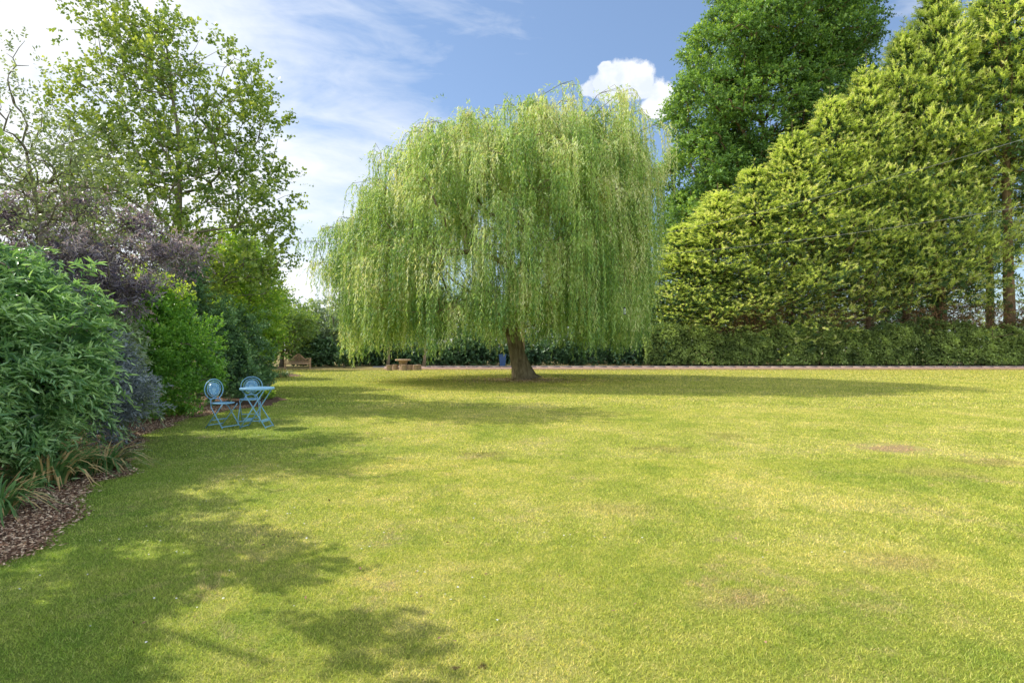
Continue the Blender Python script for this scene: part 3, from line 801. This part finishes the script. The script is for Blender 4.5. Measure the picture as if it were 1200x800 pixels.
LV.add(np.stack([X, 50.2 + 1.6 * rng.random(n), 3.0 * rng.random(n)], -1), rng.normal(size=(n, 3)), rng.normal(size=(n, 3)), .5, .35, 0.0)
LV.build('foliage', M['hedge'], hr, (24, 50.6, 0), keep=lambda t: t[:, 2] > .12)
LV = Leaves('fold')
n = 4200
X = 13 + 43 * rng.random(n)
Z = 2.6 + 2.2 * rng.random(n) ** 1.3 + .7 * np.clip((X - 30) / 15, 0, 1)
m_ = (np.sin(X * .7) + np.sin(X * .31 + 1)) > -.3
O = np.stack([X, 50.2 + .8 * rng.random(n), Z], -1)[m_]
twigs(LV, O, rng.normal(size=O.shape) + np.array([0, -.8, .4]), .5, 8, .14, .05, var0=.0)
LV.build('dead_foliage', M['brownleaf'], hr, (24, 50.6, 0))
chains = []
for k in range(60):
    x = 12 + 45 * k / 60 + random.random() * .6
    p0 = np.array([x - 24, .2, 0.0]); chains.append(([p0, p0 + [random.uniform(-.2, .2), -.1, 1.2], p0 + [random.uniform(-.5, .5), -.2, 2.6]], [.06, .045, .02]))
link('stems', tube_mesh('stems', chains, 6), M['bark_brown'], hr)


# ------------------------------------------------------------------ conifers
def conifer_meshes(H, R0, z0, seed, nb=430, bare=0.0, back=1.0):
    """mesh data for a Leyland cypress: trunk, crown, dead lower branches; base at the origin"""
    rg = np.random.default_rng(seed)
    LV = Leaves('kite'); LD = []
    chains = [([np.array([0, 0, H * t]) + np.array([math.sin(t * 5 + seed), math.cos(t * 4), 0]) * .12 for t in np.linspace(0, 1, 14)], [.42 * (1 - t) ** .8 + .03 for t in np.linspace(0, 1, 14)])]
    dead = []
    for k in range(nb):
        t = rg.random() ** .9
        z = z0 + (H - z0) * t
        rad = R0 * (1 - t ** 1.6) ** .95 * (.34 + .84 * rg.random()) + .3
        a = rg.random() * 6.283
        d = np.array([math.cos(a), math.sin(a), 0])
        rise = .15 + .45 * t + rg.normal() * .22
        n = 5
        pts = [np.array([0, 0, z]) + d * rad * u + np.array([0, 0, rad * rise * u - .10 * rad * math.sin(u * math.pi)]) for u in np.linspace(0, 1, n)]
        chains.append((pts, np.linspace(.055, .012, n)))
        side = np.array([-d[1], d[0], 0])
        if z < bare and rg.random() < .55:
            for q in range(5):
                u = .35 + .65 * rg.random(); c = pts[0] + (pts[-1] - pts[0]) * u
                e = c + nrm(d + rg.normal(size=3) * .8) * .9
                chains.append(([c, (c + e) / 2 + rg.normal(size=3) * .08, e], [.022, .016, .006]))
            if z < bare * .6 or rg.random() < .5: continue
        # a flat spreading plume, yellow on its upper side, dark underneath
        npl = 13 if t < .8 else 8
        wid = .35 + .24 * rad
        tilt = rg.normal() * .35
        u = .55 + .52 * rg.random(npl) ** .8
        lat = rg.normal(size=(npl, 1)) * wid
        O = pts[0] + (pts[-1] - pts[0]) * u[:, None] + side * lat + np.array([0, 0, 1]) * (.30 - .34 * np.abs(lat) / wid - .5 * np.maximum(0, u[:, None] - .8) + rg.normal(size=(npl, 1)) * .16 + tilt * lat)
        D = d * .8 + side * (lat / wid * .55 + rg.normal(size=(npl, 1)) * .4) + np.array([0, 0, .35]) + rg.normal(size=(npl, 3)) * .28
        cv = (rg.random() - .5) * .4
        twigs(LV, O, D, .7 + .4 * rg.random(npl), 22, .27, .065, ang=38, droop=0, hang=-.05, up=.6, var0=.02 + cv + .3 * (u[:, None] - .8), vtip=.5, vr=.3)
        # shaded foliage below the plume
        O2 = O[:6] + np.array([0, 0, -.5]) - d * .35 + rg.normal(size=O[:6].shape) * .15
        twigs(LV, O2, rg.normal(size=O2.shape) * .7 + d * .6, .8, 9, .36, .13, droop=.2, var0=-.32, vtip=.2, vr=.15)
    # leader
    O = np.array([[0, 0, H + 2.2 - .26 * i_] for i_ in range(26)])
    ll_ = np.linspace(.25, 1.5, 26)
    twigs(LV, O, rg.normal(size=(26, 3)) * np.array([1, 1, .2]) + np.array([0, 0, .35]), ll_, 14, .26, .06, ang=32, droop=0, up=.3, vtip=.4)
    chains.append(([np.array([0, 0, H - 1.0]), np.array([0.02, 0, H + .3]), np.array([0, 0, H + 2.3])], [.05, .03, .012]))
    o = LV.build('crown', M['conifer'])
    cm = o.data; bpy.data.objects.remove(o)
    tm = tube_mesh('trunk', chains, 6); tm.materials.append(M['bark_brown'])
    dm = None
    if dead:
        dm = tube_mesh('dead_branches', dead, 4, cap=False); dm.materials.append(M['bare'])
    return cm, tm, dm


protos = [conifer_meshes(30, 6.5, 3.0, 11, 390, bare=6.5), conifer_meshes(30, 6.1, 2.8, 23, 400, bare=7.5), conifer_meshes(30, 4.2, 13.0, 35, 190, bare=13.5)]
conf = [
    # px of trunk, D, top y, proto, width factor, label
    (800, 54, 262, 0, 1.0, 'shortest conifer at the left end of the row, beside the willow'),
    (842, 53.5, 222, 1, 1.05, 'second conifer from the left in the row, its tip just above the lower cable'),
    (885, 54, 195, 0, 1.0, 'conifer standing in front of the middle of the big chestnut'),
    (930, 53.5, 152, 1, 1.0, 'conifer in front of the right half of the big chestnut'),
    (975, 54, 112, 0, .95, 'conifer whose tip meets the lower right edge of the big chestnut'),
    (1018, 54, 75, 1, .85, 'slim conifer just right of the chestnut crown'),
    (1063, 54, 34, 0, .85, 'conifer with a thin pointed tip standing clear against the blue sky'),
    (1098, 55, 28, 1, .8, 'conifer with a feathery tip just left of the tallest conifers'),
    (1103, 54, -30, 1, .85, 'broad conifer left of the sky gap, its top above the picture'),
    (1183, 53, -60, 2, 1.15, 'tall conifer with a bare lower trunk beside the sky gap at the right'),
    (1262, 54, -50, 0, 1.0, 'conifer at the right hand edge of the picture'),
    (1160, 58, -10, 2, .8, 'thin bare stemmed conifer behind the sky gap'),
]
for i, (px, D, ty, k, wf, lb) in enumerate(conf):
    b = at(px, 0, D); b[2] = 0; h = at(px, ty, D)[2]
    root = empty('cypress_tree', b, lb, 'conifer', 'tall conifers in the row behind the hedge', rz=i * 1.9)
    s = h / 31.0
    root.scale = (wf * (.55 + .45 * s), wf * (.55 + .45 * s), s)
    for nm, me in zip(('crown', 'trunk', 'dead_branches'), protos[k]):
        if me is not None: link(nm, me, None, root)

# ------------------------------------------------------------------ the big chestnut behind the row
cb = []
for (px, py, w, h) in ((860, 60, 5.2, 5.0), (930, 30, 6.0, 5.5), (985, 40, 4.2, 4.0), (835, 130, 4.8, 5.0), (905, 130, 6.5, 6.0), (975, 120, 4.5, 4.5), (820, 205, 4.2, 4.5), (880, 220, 6, 5), (812, 270, 3.2, 4.0), (900, -40, 7, 5)):
    c = at(px, py, 62); cb.append((c[0], c[1], c[2], w, 5.5, h))
ct = ell_targets(cb, 1750, .5, .6, 6)
ct = ct[ct[:, 1] < 66]
tree('chestnut_tree', at(895, 0, 63) * [1, 1, 0], at(895, 60, 63), .6, ct, 'chestnut', 'bark_brown', (.29, .17), 'huge dark green broadleaved tree towering behind the left part of the conifer row',
     per=17, tw=1.0, K=9, rtip=.03, seg=1.6, clumpr=.8, up=.55, upw=.45, flat=.5, hang=.1, vtip=.35, kind='fold')


# ------------------------------------------------------------------ strap leaved clumps
def strap_clump(loc, n, h, spread, label, seed, name='daylily_plant'):
    rg = np.random.default_rng(seed)
    root = empty(name, (loc[0], loc[1], .0), label, 'plant', 'strap leaved clumps along the bed')
    VV, FF, AA, off = [], [], [], 0
    for i in range(n):
        a = rg.random() * 6.283; r0 = rg.random() ** .5 * spread * .35
        L = h * (.7 + .7 * rg.random()); w = .010 + .008 * rg.random()
        d = np.array([math.cos(a), math.sin(a)]); s = np.array([-d[1], d[0], 0]) * w
        bend = .5 + 1.3 * rg.random(); K = 7
        dry = rg.random() < .2
        for k in range(K):
            t = k / (K - 1)
            th = bend * t ** 1.3 * 1.3
            rr = r0 + L * (t * math.sin(.15 + th * .6)); z = L * t * math.cos(min(1.5, th * .72)) - .25 * L * max(0, t - .6) * bend
            p = np.array([d[0] * rr, d[1] * rr, max(z, .02 + .01 * t)])
            ww = (1 - t ** 2.2) * .95 + .05
            VV += [p - s * ww, p + s * ww + np.array([0, 0, .003])]
        for k in range(K - 1):
            FF.append((off + 2 * k, off + 2 * k + 1, off + 2 * k + 3, off + 2 * k + 2))
            AA.append((.85 + .15 * rg.random()) if dry or (k > 3 and rg.random() < .25) else .15 + .4 * rg.random())
        off += 2 * K
    link('leaves', raw_mesh('leaves', VV, FF, AA), M['strap'], root)
    return root


strap_clump((-4.95, 6.1), 200, .46, .7, 'strap leaved clump with many tan arching leaves, in front of the near laurel', 1)
strap_clump((-4.85, 6.75), 150, .36, .5, 'greener strap leaved clump at the outermost corner of the bark bed', 2)
strap_clump((-5.4, 6.6), 150, .5, .6, 'strap leaved clump tucked deepest under the near laurel', 3)
strap_clump((-4.5, 4.95), 110, .36, .5, 'low strap leaved clump nearest the camera at the left edge of the picture', 4)
for k, (px, D) in enumerate(((318, 28.5), (330, 29.5))):
    b = at(px, 0, D)
    strap_clump((b[0], D), 120, .5, 1.2, ('pale low clump left on the far spit of bed by the bench', 'pale low clump right on the far spit of bed by the bench')[k], 8 + k)
for k, (px, D) in enumerate(((205, 12.2), (314, 16.5))):
    b = at(px, 0, D); b[2] = 0
    shrub('geranium_plant', b, [(b[0] - .2, D, .16, .45, .4, .2)], 'hazel', 260, (.05, .035), ('low yellow green plant at the foot of the privet', 'low leafy plant at the bed edge just right of the blue table')[k], cat='plant', kind='fold', tw=.14, K=8, stems=4, stemr=.008, core=200, corel=.06)


# ------------------------------------------------------------------ furniture helpers
def bar(p, q, w, t):
    """box beam between two points, w x t section (w sideways)"""
    p, q = np.array(p, float), np.array(q, float)
    d = nrm(q - p)
    ref = np.array([0, 0, 1.0]) if abs(d[2]) < .95 else np.array([0, 1.0, 0])
    s = nrm(np.cross(d, ref)); u = np.cross(s, d)
    V = [e + s * a * w / 2 + u * b_ * t / 2 for e in (p, q) for a, b_ in ((-1, -1), (1, -1), (1, 1), (-1, 1))]
    Fq = [(3, 2, 1, 0), (4, 5, 6, 7), (0, 1, 5, 4), (1, 2, 6, 5), (2, 3, 7, 6), (3, 0, 4, 7)]
    return V, Fq


def join(parts):
    V, Fq = [], []
    for v, f in parts:
        o = len(V); V += list(v); Fq += [tuple(i + o for i in q) for q in f]
    return V, Fq


def bars(name, specs, mat, parent, bevel=.002):
    V, Fq = join([bar(*s) for s in specs])
    me = bpy.data.meshes.new(name); me.from_pydata([tuple(v) for v in V], [], Fq); me.update()
    o = link(name, me, mat, parent)
    if bevel:
        b = o.modifiers.new('bevel', 'BEVEL'); b.width = bevel; b.segments = 2
    return o


def lathe(name, prof, mat, parent, sides=28, loc=(0, 0, 0), jit=0.0):
    V, Fq = [], []
    for (r, z) in prof:
        for k in range(sides):
            a = 2 * math.pi * k / sides
            rr = r * (1 + jit * math.sin(3 * a + 1) + jit * .6 * math.sin(7 * a))
            V.append((rr * math.cos(a) + loc[0], rr * math.sin(a) + loc[1], z + loc[2]))
    for i in range(len(prof) - 1):
        for k in range(sides):
            k2 = (k + 1) % sides
            Fq.append((i * sides + k, i * sides + k2, (i + 1) * sides + k2, (i + 1) * sides + k))
    Fq.append(tuple(range(sides))[::-1]); Fq.append(tuple((len(prof) - 1) * sides + k for k in range(sides)))
    me = bpy.data.meshes.new(name); me.from_pydata(V, [], Fq); me.update()
    return link(name, me, mat, parent)


def lattice_disc(name, cx, cz, rx, rz_, y, mat, parent, thick=.012):
    """mosaic disc: an oval plate of small separate tiles on a slim backing"""
    V, Fq = [], []
    K = 28
    for sgn in (-1, 1):
        for k in range(K):
            a = 2 * math.pi * k / K
            V.append((cx + rx * math.cos(a), y + sgn * thick / 2, cz + rz_ * math.sin(a)))
    Fq.append(tuple(range(K))); Fq.append(tuple(range(2 * K - 1, K - 1, -1)))
    for k in range(K): Fq.append((k, K + k, K + (k + 1) % K, (k + 1) % K))
    me = bpy.data.meshes.new(name); me.from_pydata(V, [], Fq); me.update()
    return link(name, me, mat, parent)


def mosaic_mat():
    m, nt, out = newmat('blue_mosaic')
    tc = N_(nt, 'ShaderNodeTexCoord').outputs['Object']
    v = N_(nt, 'ShaderNodeTexVoronoi'); v.inputs['Scale'].default_value = 38; nt.links.new(tc, v.inputs['Vector'])
    v2 = N_(nt, 'ShaderNodeTexVoronoi', feature='DISTANCE_TO_EDGE'); v2.inputs['Scale'].default_value = 38; nt.links.new(tc, v2.inputs['Vector'])
    sx = N_(nt, 'ShaderNodeSeparateColor'); nt.links.new(v.outputs['Color'], sx.inputs[0])
    col = ramp(nt, sx.outputs[0], [(.1, (.08, .28, .60)), (.5, (.16, .42, .72)), (.9, (.36, .60, .80))])
    col = mix(nt, ramp(nt, v2.outputs[0], [(.04, 1.0), (.1, 0.0)]), col, (.22, .40, .58))
    p = N_(nt, 'ShaderNodeBsdfPrincipled'); nt.links.new(col, p.inputs[0]); p.inputs['Roughness'].default_value = .3
    nt.links.new(p.outputs[0], out.inputs[0])
    return m


M['tile'] = mosaic_mat()


def bistro_chair(loc, rz, label, first=None):
    """folding steel chair, faces -y"""
    root = empty('bistro_chair', loc, label, 'chair', 'blue folding bistro chairs', rz)
    if first is not None:
        for ch in first.children:
            c = ch.copy(); COL.objects.link(c); c.parent = root
            for g in ch.children:
                d = g.copy(); COL.objects.link(d); d.parent = c
        return root
    B = M['blue']
    # hoop back + front legs as one bent tube per side joined by the hoop
    hoop = [(.20 * math.cos(a), .215 + .05 * (math.sin(a) * .2 + .78 - .45) * 1.2, .70 + .19 * math.sin(a)) for a in np.linspace(-.95, math.pi + .95, 26)]
    link('back_frame', tube_mesh('back_frame', [(np.array(hoop), .009)], 8), B, root)
    lf = root
    for s in (-1, 1):
        p0 = np.array(hoop[0 if s == 1 else -1])
        pts = np.array([p0, [s * .095, .20, .52], [s * .12, .17, .46], [s * .185, .08, .38], [s * .195, -.22, .0]])
        link('leg', tube_mesh('leg', [(pts, .0085)], 8), B, root)
        pts = np.array([[s * .165, -.17, .44], [s * .168, .02, .235], [s * .17, .24, .0]])
        link('leg', tube_mesh('leg', [(pts, .0085)], 8), B, root)
    b = lattice_disc('backrest', 0, .71, .118, .118, .232, M['tile'], root)
    link('inner_ring', tube_mesh('inner_ring', [(np.array([(.143 * math.cos(a), .233, .71 + .143 * math.sin(a)) for a in np.linspace(0, 2 * math.pi, 25)]), .007)], 6), B, b)
    link('scroll', tube_mesh('scroll', [(np.array([(x, .215, .50 + .05 * math.sin(u)) for u, x in zip(np.linspace(0, math.pi, 9), np.linspace(-.09, .09, 9))]), .006),
                                         (np.array([(-.1, .212, .53), (.1, .212, .53)]), .007)], 6), B, root)
    # seat disc
    seat = lathe('seat', [(.185, .445), (.195, .45), (.195, .462), (.185, .466)], B, root, loc=(0, 0, 0))
    lathe('seat_mosaic', [(.165, .4665), (.163, .469)], M['tile'], seat)
    for sp_ in (((-.19, -.185, .04), (.19, -.185, .04), .012, .016), ((-.17, .19, .055), (.17, .19, .055), .012, .016), ((-.165, .1, .15), (.165, .1, .15), .05, .012)):
        bars('stretcher', [sp_], B, root)
    return root


ch1 = bistro_chair((-5.35, 10.55, 0), R(68), 'blue folding chair at the left, side on with its back to the shrubs')
ch2 = bistro_chair((-5.22, 11.35, 0), R(18), 'blue folding garden chair behind the table, its round back facing the lawn', ch1)

tb = empty('bistro_table', (-4.72, 10.55, 0), 'small blue folding table with a thin round top beside the blue chairs', 'table')
top = lathe('table_top', [(.285, .705), (.30, .71), (.30, .735), (.292, .74)], M['blue'], tb, sides=40)
lathe('mosaic', [(.27, .7405), (.268, .743)], M['tile'], top, sides=40)
for s in (-1, 1):
    for (a, b_) in ((-.2, .24), (.2, -.24)):
        link('leg', tube_mesh('leg', [(np.array([[a, s * .16, .705], [(a + b_) / 2, s * .165, .35], [b_, s * .17, .0]]), .0105)], 8), M['blue'], tb)
for sp_ in (((-.235, -.17, .03), (-.235, .17, .03), .014, .014), ((.235, -.17, .03), (.235, .17, .03), .014, .014), ((-.17, -.165, .14), (-.17, .165, .14), .012, .05), ((.17, -.165, .14), (.17, .165, .14), .012, .05)):
    bars('stretcher', [sp_], M['blue'], tb)

# wooden bench, arched back
bn = empty('garden_bench', (*at(349, 0, 41.5)[:2], 0), 'wooden garden bench with a high arched slatted back at the far lawn edge', 'bench', rz=R(14))
T_ = M['teak']
W2 = .86
bars('seat', [((-W2 + .04, -.05 - .30 + k * .095, .44), (W2 - .04, -.05 - .30 + k * .095, .44), .08, .022) for k in range(6)] + [((-W2, -.39, .40), (W2, -.39, .40), .03, .08), ((-W2, .17, .40), (W2, .17, .40), .03, .08)], T_, bn, .004)
for s in (-1, 1):
    bars('leg', [((s * W2, -.40, 0), (s * W2, -.40, .64), .06, .06)], T_, bn, .006)
    bars('leg', [((s * W2, .18, 0), (s * W2, .26, .80), .06, .06)], T_, bn, .006)
    bars('armrest', [((s * W2, -.46, .66), (s * W2, .24, .67), .09, .04)], T_, bn, .006)


def arch(x):
    u = abs(x) / W2
    return .72 + .36 * (math.cos(min(1, u / .62) * math.pi) * .5 + .5) + .06 * (1 if u > .62 else 0) * math.sin((u - .62) / .38 * math.pi)


xs = np.linspace(-W2 + .03, W2 - .03, 23)
sp = []
for i in range(len(xs) - 1):
    sp.append(((xs[i], .25, arch(xs[i])), (xs[i + 1], .25, arch(xs[i + 1])), .04, .055))
sp.append(((-W2 + .03, .2, .52), (W2 - .03, .2, .52), .035, .05))
for k in range(5): sp.append(((-W2 + .1, .235, .60 + k * .075), (W2 - .1, .235, .60 + k * .075), .02, .022) if k < 1 else ((-.5 + .04 * k, .24, .60 + k * .085), (.5 - .04 * k, .24, .60 + k * .085), .02, .022))
for x in np.linspace(-.8, .8, 17): sp.append(((x, .2, .53), (x, .245, arch(x) - .02), .022, .018))
bars('backrest', sp, T_, bn, .003)

# log table and stump stools
tx, ty = at(472, 0, 40)[:2]
lt = empty('log_table', (tx, ty, 0), 'rustic round table cut from a tree stump on the far lawn under the willow', 'table')
lathe('base', [(.46, 0), (.40, .06), (.30, .25), (.27, .45), (.33, .64)], M['log'], lt, 20, jit=.06)
lathe('table_top', [(.50, .641), (.55, .65), (.56, .72), (.54, .74)], M['logtop'], lt, 24, jit=.03)
st = [(456, 38.6, 'stump stool at the far left of the log table'), (463, 39.9, 'stump stool close to the left side of the log table'), (473, 38.7, 'pale stump stool in front of the log table'),
      (480.5, 39.6, 'stump stool close to the right side of the log table'), (487, 39.2, 'stump stool at the far right of the log table'), (490.5, 39.9, 'stump stool half hidden behind the one at the far right')]
for i, (px, D, lb) in enumerate(st):
    b = at(px, 0, D)
    r = empty('stump_stool', (b[0], D, 0), lb, 'stool', 'stump stools around the log table')
    lathe('body', [(.21, 0), (.20, .05), (.19, .3), (.195, .36)], M['log'], r, 16, jit=.05)
    lathe('seat', [(.19, .361), (.185, .368)], M['logtop'], r, 16, jit=.05)

# blue wheelie bin behind the willow trunk
b = at(589, 0, 46.6)
bn2 = empty('wheelie_bin', (b[0], 46.6, .012), 'blue wheeled bin at the lane edge just left of the willow trunk', 'bin')
V = [(-.22, -.26, .06), (.22, -.26, .06), (.22, .2, .06), (-.22, .2, .06), (-.29, -.34, .95), (.29, -.34, .95), (.29, .34, .95), (-.29, .34, .95)]
me = bpy.data.meshes.new('body'); me.from_pydata(V, [], [(3, 2, 1, 0), (4, 5, 6, 7), (0, 1, 5, 4), (1, 2, 6, 5), (2, 3, 7, 6), (3, 0, 4, 7)]); me.update()
o = link('body', me, M['bin'], bn2); bv = o.modifiers.new('b', 'BEVEL'); bv.width = .03; bv.segments = 3
bars('lid', [((-.31, 0, .985), (.31, 0, .985), .72, .05)], M['bin'], bn2, .015)
bars('handle', [((-.25, .40, .95), (.25, .40, .95), .03, .03), ((-.25, .32, .95), (-.25, .40, .95), .03, .03), ((.25, .32, .95), (.25, .40, .95), .03, .03)], M['bin'], bn2, .005)
for s in (-1, 1):
    link('wheel', tube_mesh('wheel', [(np.array([[s * .25, .26, .1], [s * .31, .26, .1]]), .1)], 20), M['black'], bn2)

# bird feeder hanging in the willow
b = at(732, 0, 22.0)
bf = empty('bird_feeder', (b[0], 22.0, 2.78), 'small pale tube bird feeder hanging among the right willow curtain', 'bird feeder')
lathe('tube', [(.045, .03), (.045, .24)], M['pale'], bf, 14)
lathe('lid', [(.065, .24), (.06, .265), (.015, .30)], M['black'], bf, 14)
lathe('tray', [(.075, 0), (.08, .02), (.05, .03)], M['black'], bf, 14)
link('cord', tube_mesh('cord', [(np.array([[0, 0, .29], [0.01, .02, 1.3], [0, .05, 3.4]]), .006)], 5), M['black'], bf)

# overhead cables and their poles
pA = np.array([.78, 41.2, 0]); pB = np.array([31.0, 25.5, 0])
for p_, lb, hh in ((pA, 'wooden utility pole standing behind the willow trunk', 8.4), (pB, 'wooden utility pole beyond the right edge of the view', 12.5)):
    r = empty('utility_pole', p_, lb, 'pole')
    link('post', tube_mesh('post', [(np.array([[0, 0, -.1], [0, 0, hh * .5], [0, 0, hh]]), [.15, .13, .11])], 12), M['pole'], r)
    bars('crossarm', [((-.5, -.16, hh - .5), (.5, -.16, hh - .5), .09, .1)], M['pole'], r, .01)


def cable(a, b_, sag, lb):
    ts = np.linspace(0, 1, 30)
    P = np.array([a + (b_ - a) * t - np.array([0, 0, sag * 4 * t * (1 - t)]) for t in ts])
    o = link('overhead_cable', tube_mesh('overhead_cable', [(P, .0105)], 6), M['cable'])
    tag(o, lb, 'cable', 'overhead cables crossing the conifers')


cable(pA + [.2, -.17, 7.85], at(1330, 218, 25.3), .75, 'lower of the two overhead cables, crossing the conifers from the willow edge')
cable(pA + [.3, -.17, 8.05], at(1330, 122, 25.3), .75, 'upper of the two overhead cables, rising steeply to the right')

# ------------------------------------------------------------------ sky, sun, camera
w = bpy.data.worlds.new('World'); sc.world = w; w.use_nodes = True
nt = w.node_tree; nt.nodes.clear()
out = nt.nodes.new('ShaderNodeOutputWorld')
sky = nt.nodes.new('ShaderNodeTexSky'); sky.sky_type = 'NISHITA'; sky.sun_disc = False
EL, AZ = R(44), math.atan2(-.955, .295)
sky.sun_elevation = EL; sky.sun_rotation = AZ
sky.altitude = 50; sky.air_density = 1.0; sky.dust_density = .6; sky.ozone_density = 1.6
bg = nt.nodes.new('ShaderNodeBackground'); bg.inputs['Strength'].default_value = .15
tc = nt.nodes.new('ShaderNodeTexCoord').outputs['Generated']
skyc = mix(nt, .30, mix(nt, 1.0, sky.outputs[0], (1.2, 1.22, 1.25), 'MULTIPLY'), (2.2, 3.4, 5.6))


def dirv(px, py): return tuple(nrm(np.array([(px - 600) / F, 1, (HOR - py) / F])))


# thin high cloud, streaky, stronger towards the sun
mp = N_(nt, 'ShaderNodeMapping'); nt.links.new(tc, mp.inputs[0]); mp.inputs['Scale'].default_value = (1.0, 1.6, 3.4); mp.inputs['Rotation'].default_value = (.2, .25, .35)
c1 = noise(nt, mp.outputs[0], 2.1, 8, .58, .5)
c2 = noise(nt, mp.outputs[0], 7.0, 6, .6, .8)
cs = math_(nt, 'ADD', math_(nt, 'MULTIPLY', c1, .75), math_(nt, 'MULTIPLY', c2, .25))
dp = N_(nt, 'ShaderNodeVectorMath', operation='DOT_PRODUCT'); nt.links.new(tc, dp.inputs[0]); dp.inputs[1].default_value = tuple(nrm(np.array([-.86, .46, .22])))
bias = N_(nt, 'ShaderNodeMapRange'); nt.links.new(dp.outputs['Value'], bias.inputs[0])
bias.inputs[1].default_value = .35; bias.inputs[2].default_value = .98; bias.inputs[3].default_value = -.11; bias.inputs[4].default_value = .30
# unseen bright cloud bank behind the viewer, added as frontal fill light
dpb = N_(nt, 'ShaderNodeVectorMath', operation='DOT_PRODUCT'); nt.links.new(tc, dpb.inputs[0]); dpb.inputs[1].default_value = tuple(nrm(np.array([.1, -1, .12])))
bb = N_(nt, 'ShaderNodeMapRange'); nt.links.new(dpb.outputs['Value'], bb.inputs[0])
bb.inputs[1].default_value = .0; bb.inputs[2].default_value = .6; bb.inputs[3].default_value = 0; bb.inputs[4].default_value = .38
cs = math_(nt, 'ADD', cs, bb.outputs[0])
cm = ramp(nt, math_(nt, 'ADD', cs, bias.outputs[0]), [(.46, 0.0), (.60, .45), (.78, 1.0)])
c3 = mix(nt, cm, skyc, mix(nt, math_(nt, 'MULTIPLY', bb.outputs[0], 2.2, clamp=True), (7.3, 7.5, 7.8), (8.6, 9.4, 10.4)))
# cumulus puffs
nz = N_(nt, 'ShaderNodeTexNoise'); nt.links.new(tc, nz.inputs['Vector']); nz.inputs['Scale'].default_value = 30; nz.inputs['Detail'].default_value = 7; nz.inputs['Roughness'].default_value = .6
off_ = N_(nt, 'ShaderNodeVectorMath', operation='SUBTRACT'); nt.links.new(nz.outputs['Color'], off_.inputs[0]); off_.inputs[1].default_value = (.5, .5, .5)
sc_ = N_(nt, 'ShaderNodeVectorMath', operation='SCALE'); nt.links.new(off_.outputs[0], sc_.inputs[0]); sc_.inputs['Scale'].default_value = .038
pv = N_(nt, 'ShaderNodeVectorMath', operation='ADD'); nt.links.new(tc, pv.inputs[0]); nt.links.new(sc_.outputs[0], pv.inputs[1])
tot = None
for (px, py, rad, st_) in ((733, 92, .036, 1), (750, 94, .030, 1), (712, 99, .028, 1), (711, 79, .016, 1), (775, 110, .026, 1), (771, 124, .024, 1), (694, 104, .018, .8),
                           (345, 345, .09, .9), (385, 350, .07, .9), (310, 330, .09, .8), (450, 380, .09, .6)):
    dn = N_(nt, 'ShaderNodeVectorMath', operation='DISTANCE'); nt.links.new(pv.outputs[0], dn.inputs[0]); dn.inputs[1].default_value = dirv(px, py)
    v = math_(nt, 'DIVIDE', dn.outputs['Value'], rad)
    v = ramp(nt, v, [(.78, st_), (1.0, 0.0)]) if rad < .05 else ramp(nt, v, [(.2, st_), (1.0, 0.0)])
    tot = v if tot is None else math_(nt, 'MAXIMUM', tot, v)
shade = ramp(nt, noise(nt, tc, 16, 5, .55), [(.4, (5.8, 6.3, 7.2)), (.6, (7.9, 7.9, 8.0))])
c4 = mix(nt, tot, c3, shade)
nt.links.new(c4, bg.inputs[0]); nt.links.new(bg.outputs[0], out.inputs[0])

sun = bpy.data.lights.new('sun', 'SUN'); sun.energy = 5.0; sun.angle = R(.5); sun.color = (1.0, .945, .83)
so = bpy.data.objects.new('sun', sun); COL.objects.link(so)
sd = Vector((-.955 * math.cos(EL), .295 * math.cos(EL), math.sin(EL)))
so.rotation_euler = sd.to_track_quat('Z', 'Y').to_euler(); so.location = (-20, 10, 30)

cam = bpy.data.cameras.new('camera'); cam.lens = 20.0; cam.sensor_width = 36; cam.clip_end = 3000; cam.clip_start = .05
co = bpy.data.objects.new('camera', cam); COL.objects.link(co)
co.location = (0, 0, CAMH); co.rotation_euler = (R(90) + math.atan((HOR - 400) / F), 0, 0)
sc.camera = co

sc.view_settings.view_transform = 'Standard'; sc.view_settings.look = 'None'; sc.view_settings.exposure = 0; sc.view_settings.gamma = 1
sc.render.engine = 'CYCLES'
sc.cycles.max_bounces = 8; sc.cycles.diffuse_bounces = 5; sc.cycles.glossy_bounces = 2; sc.cycles.transmission_bounces = 4; sc.cycles.transparent_max_bounces = 4
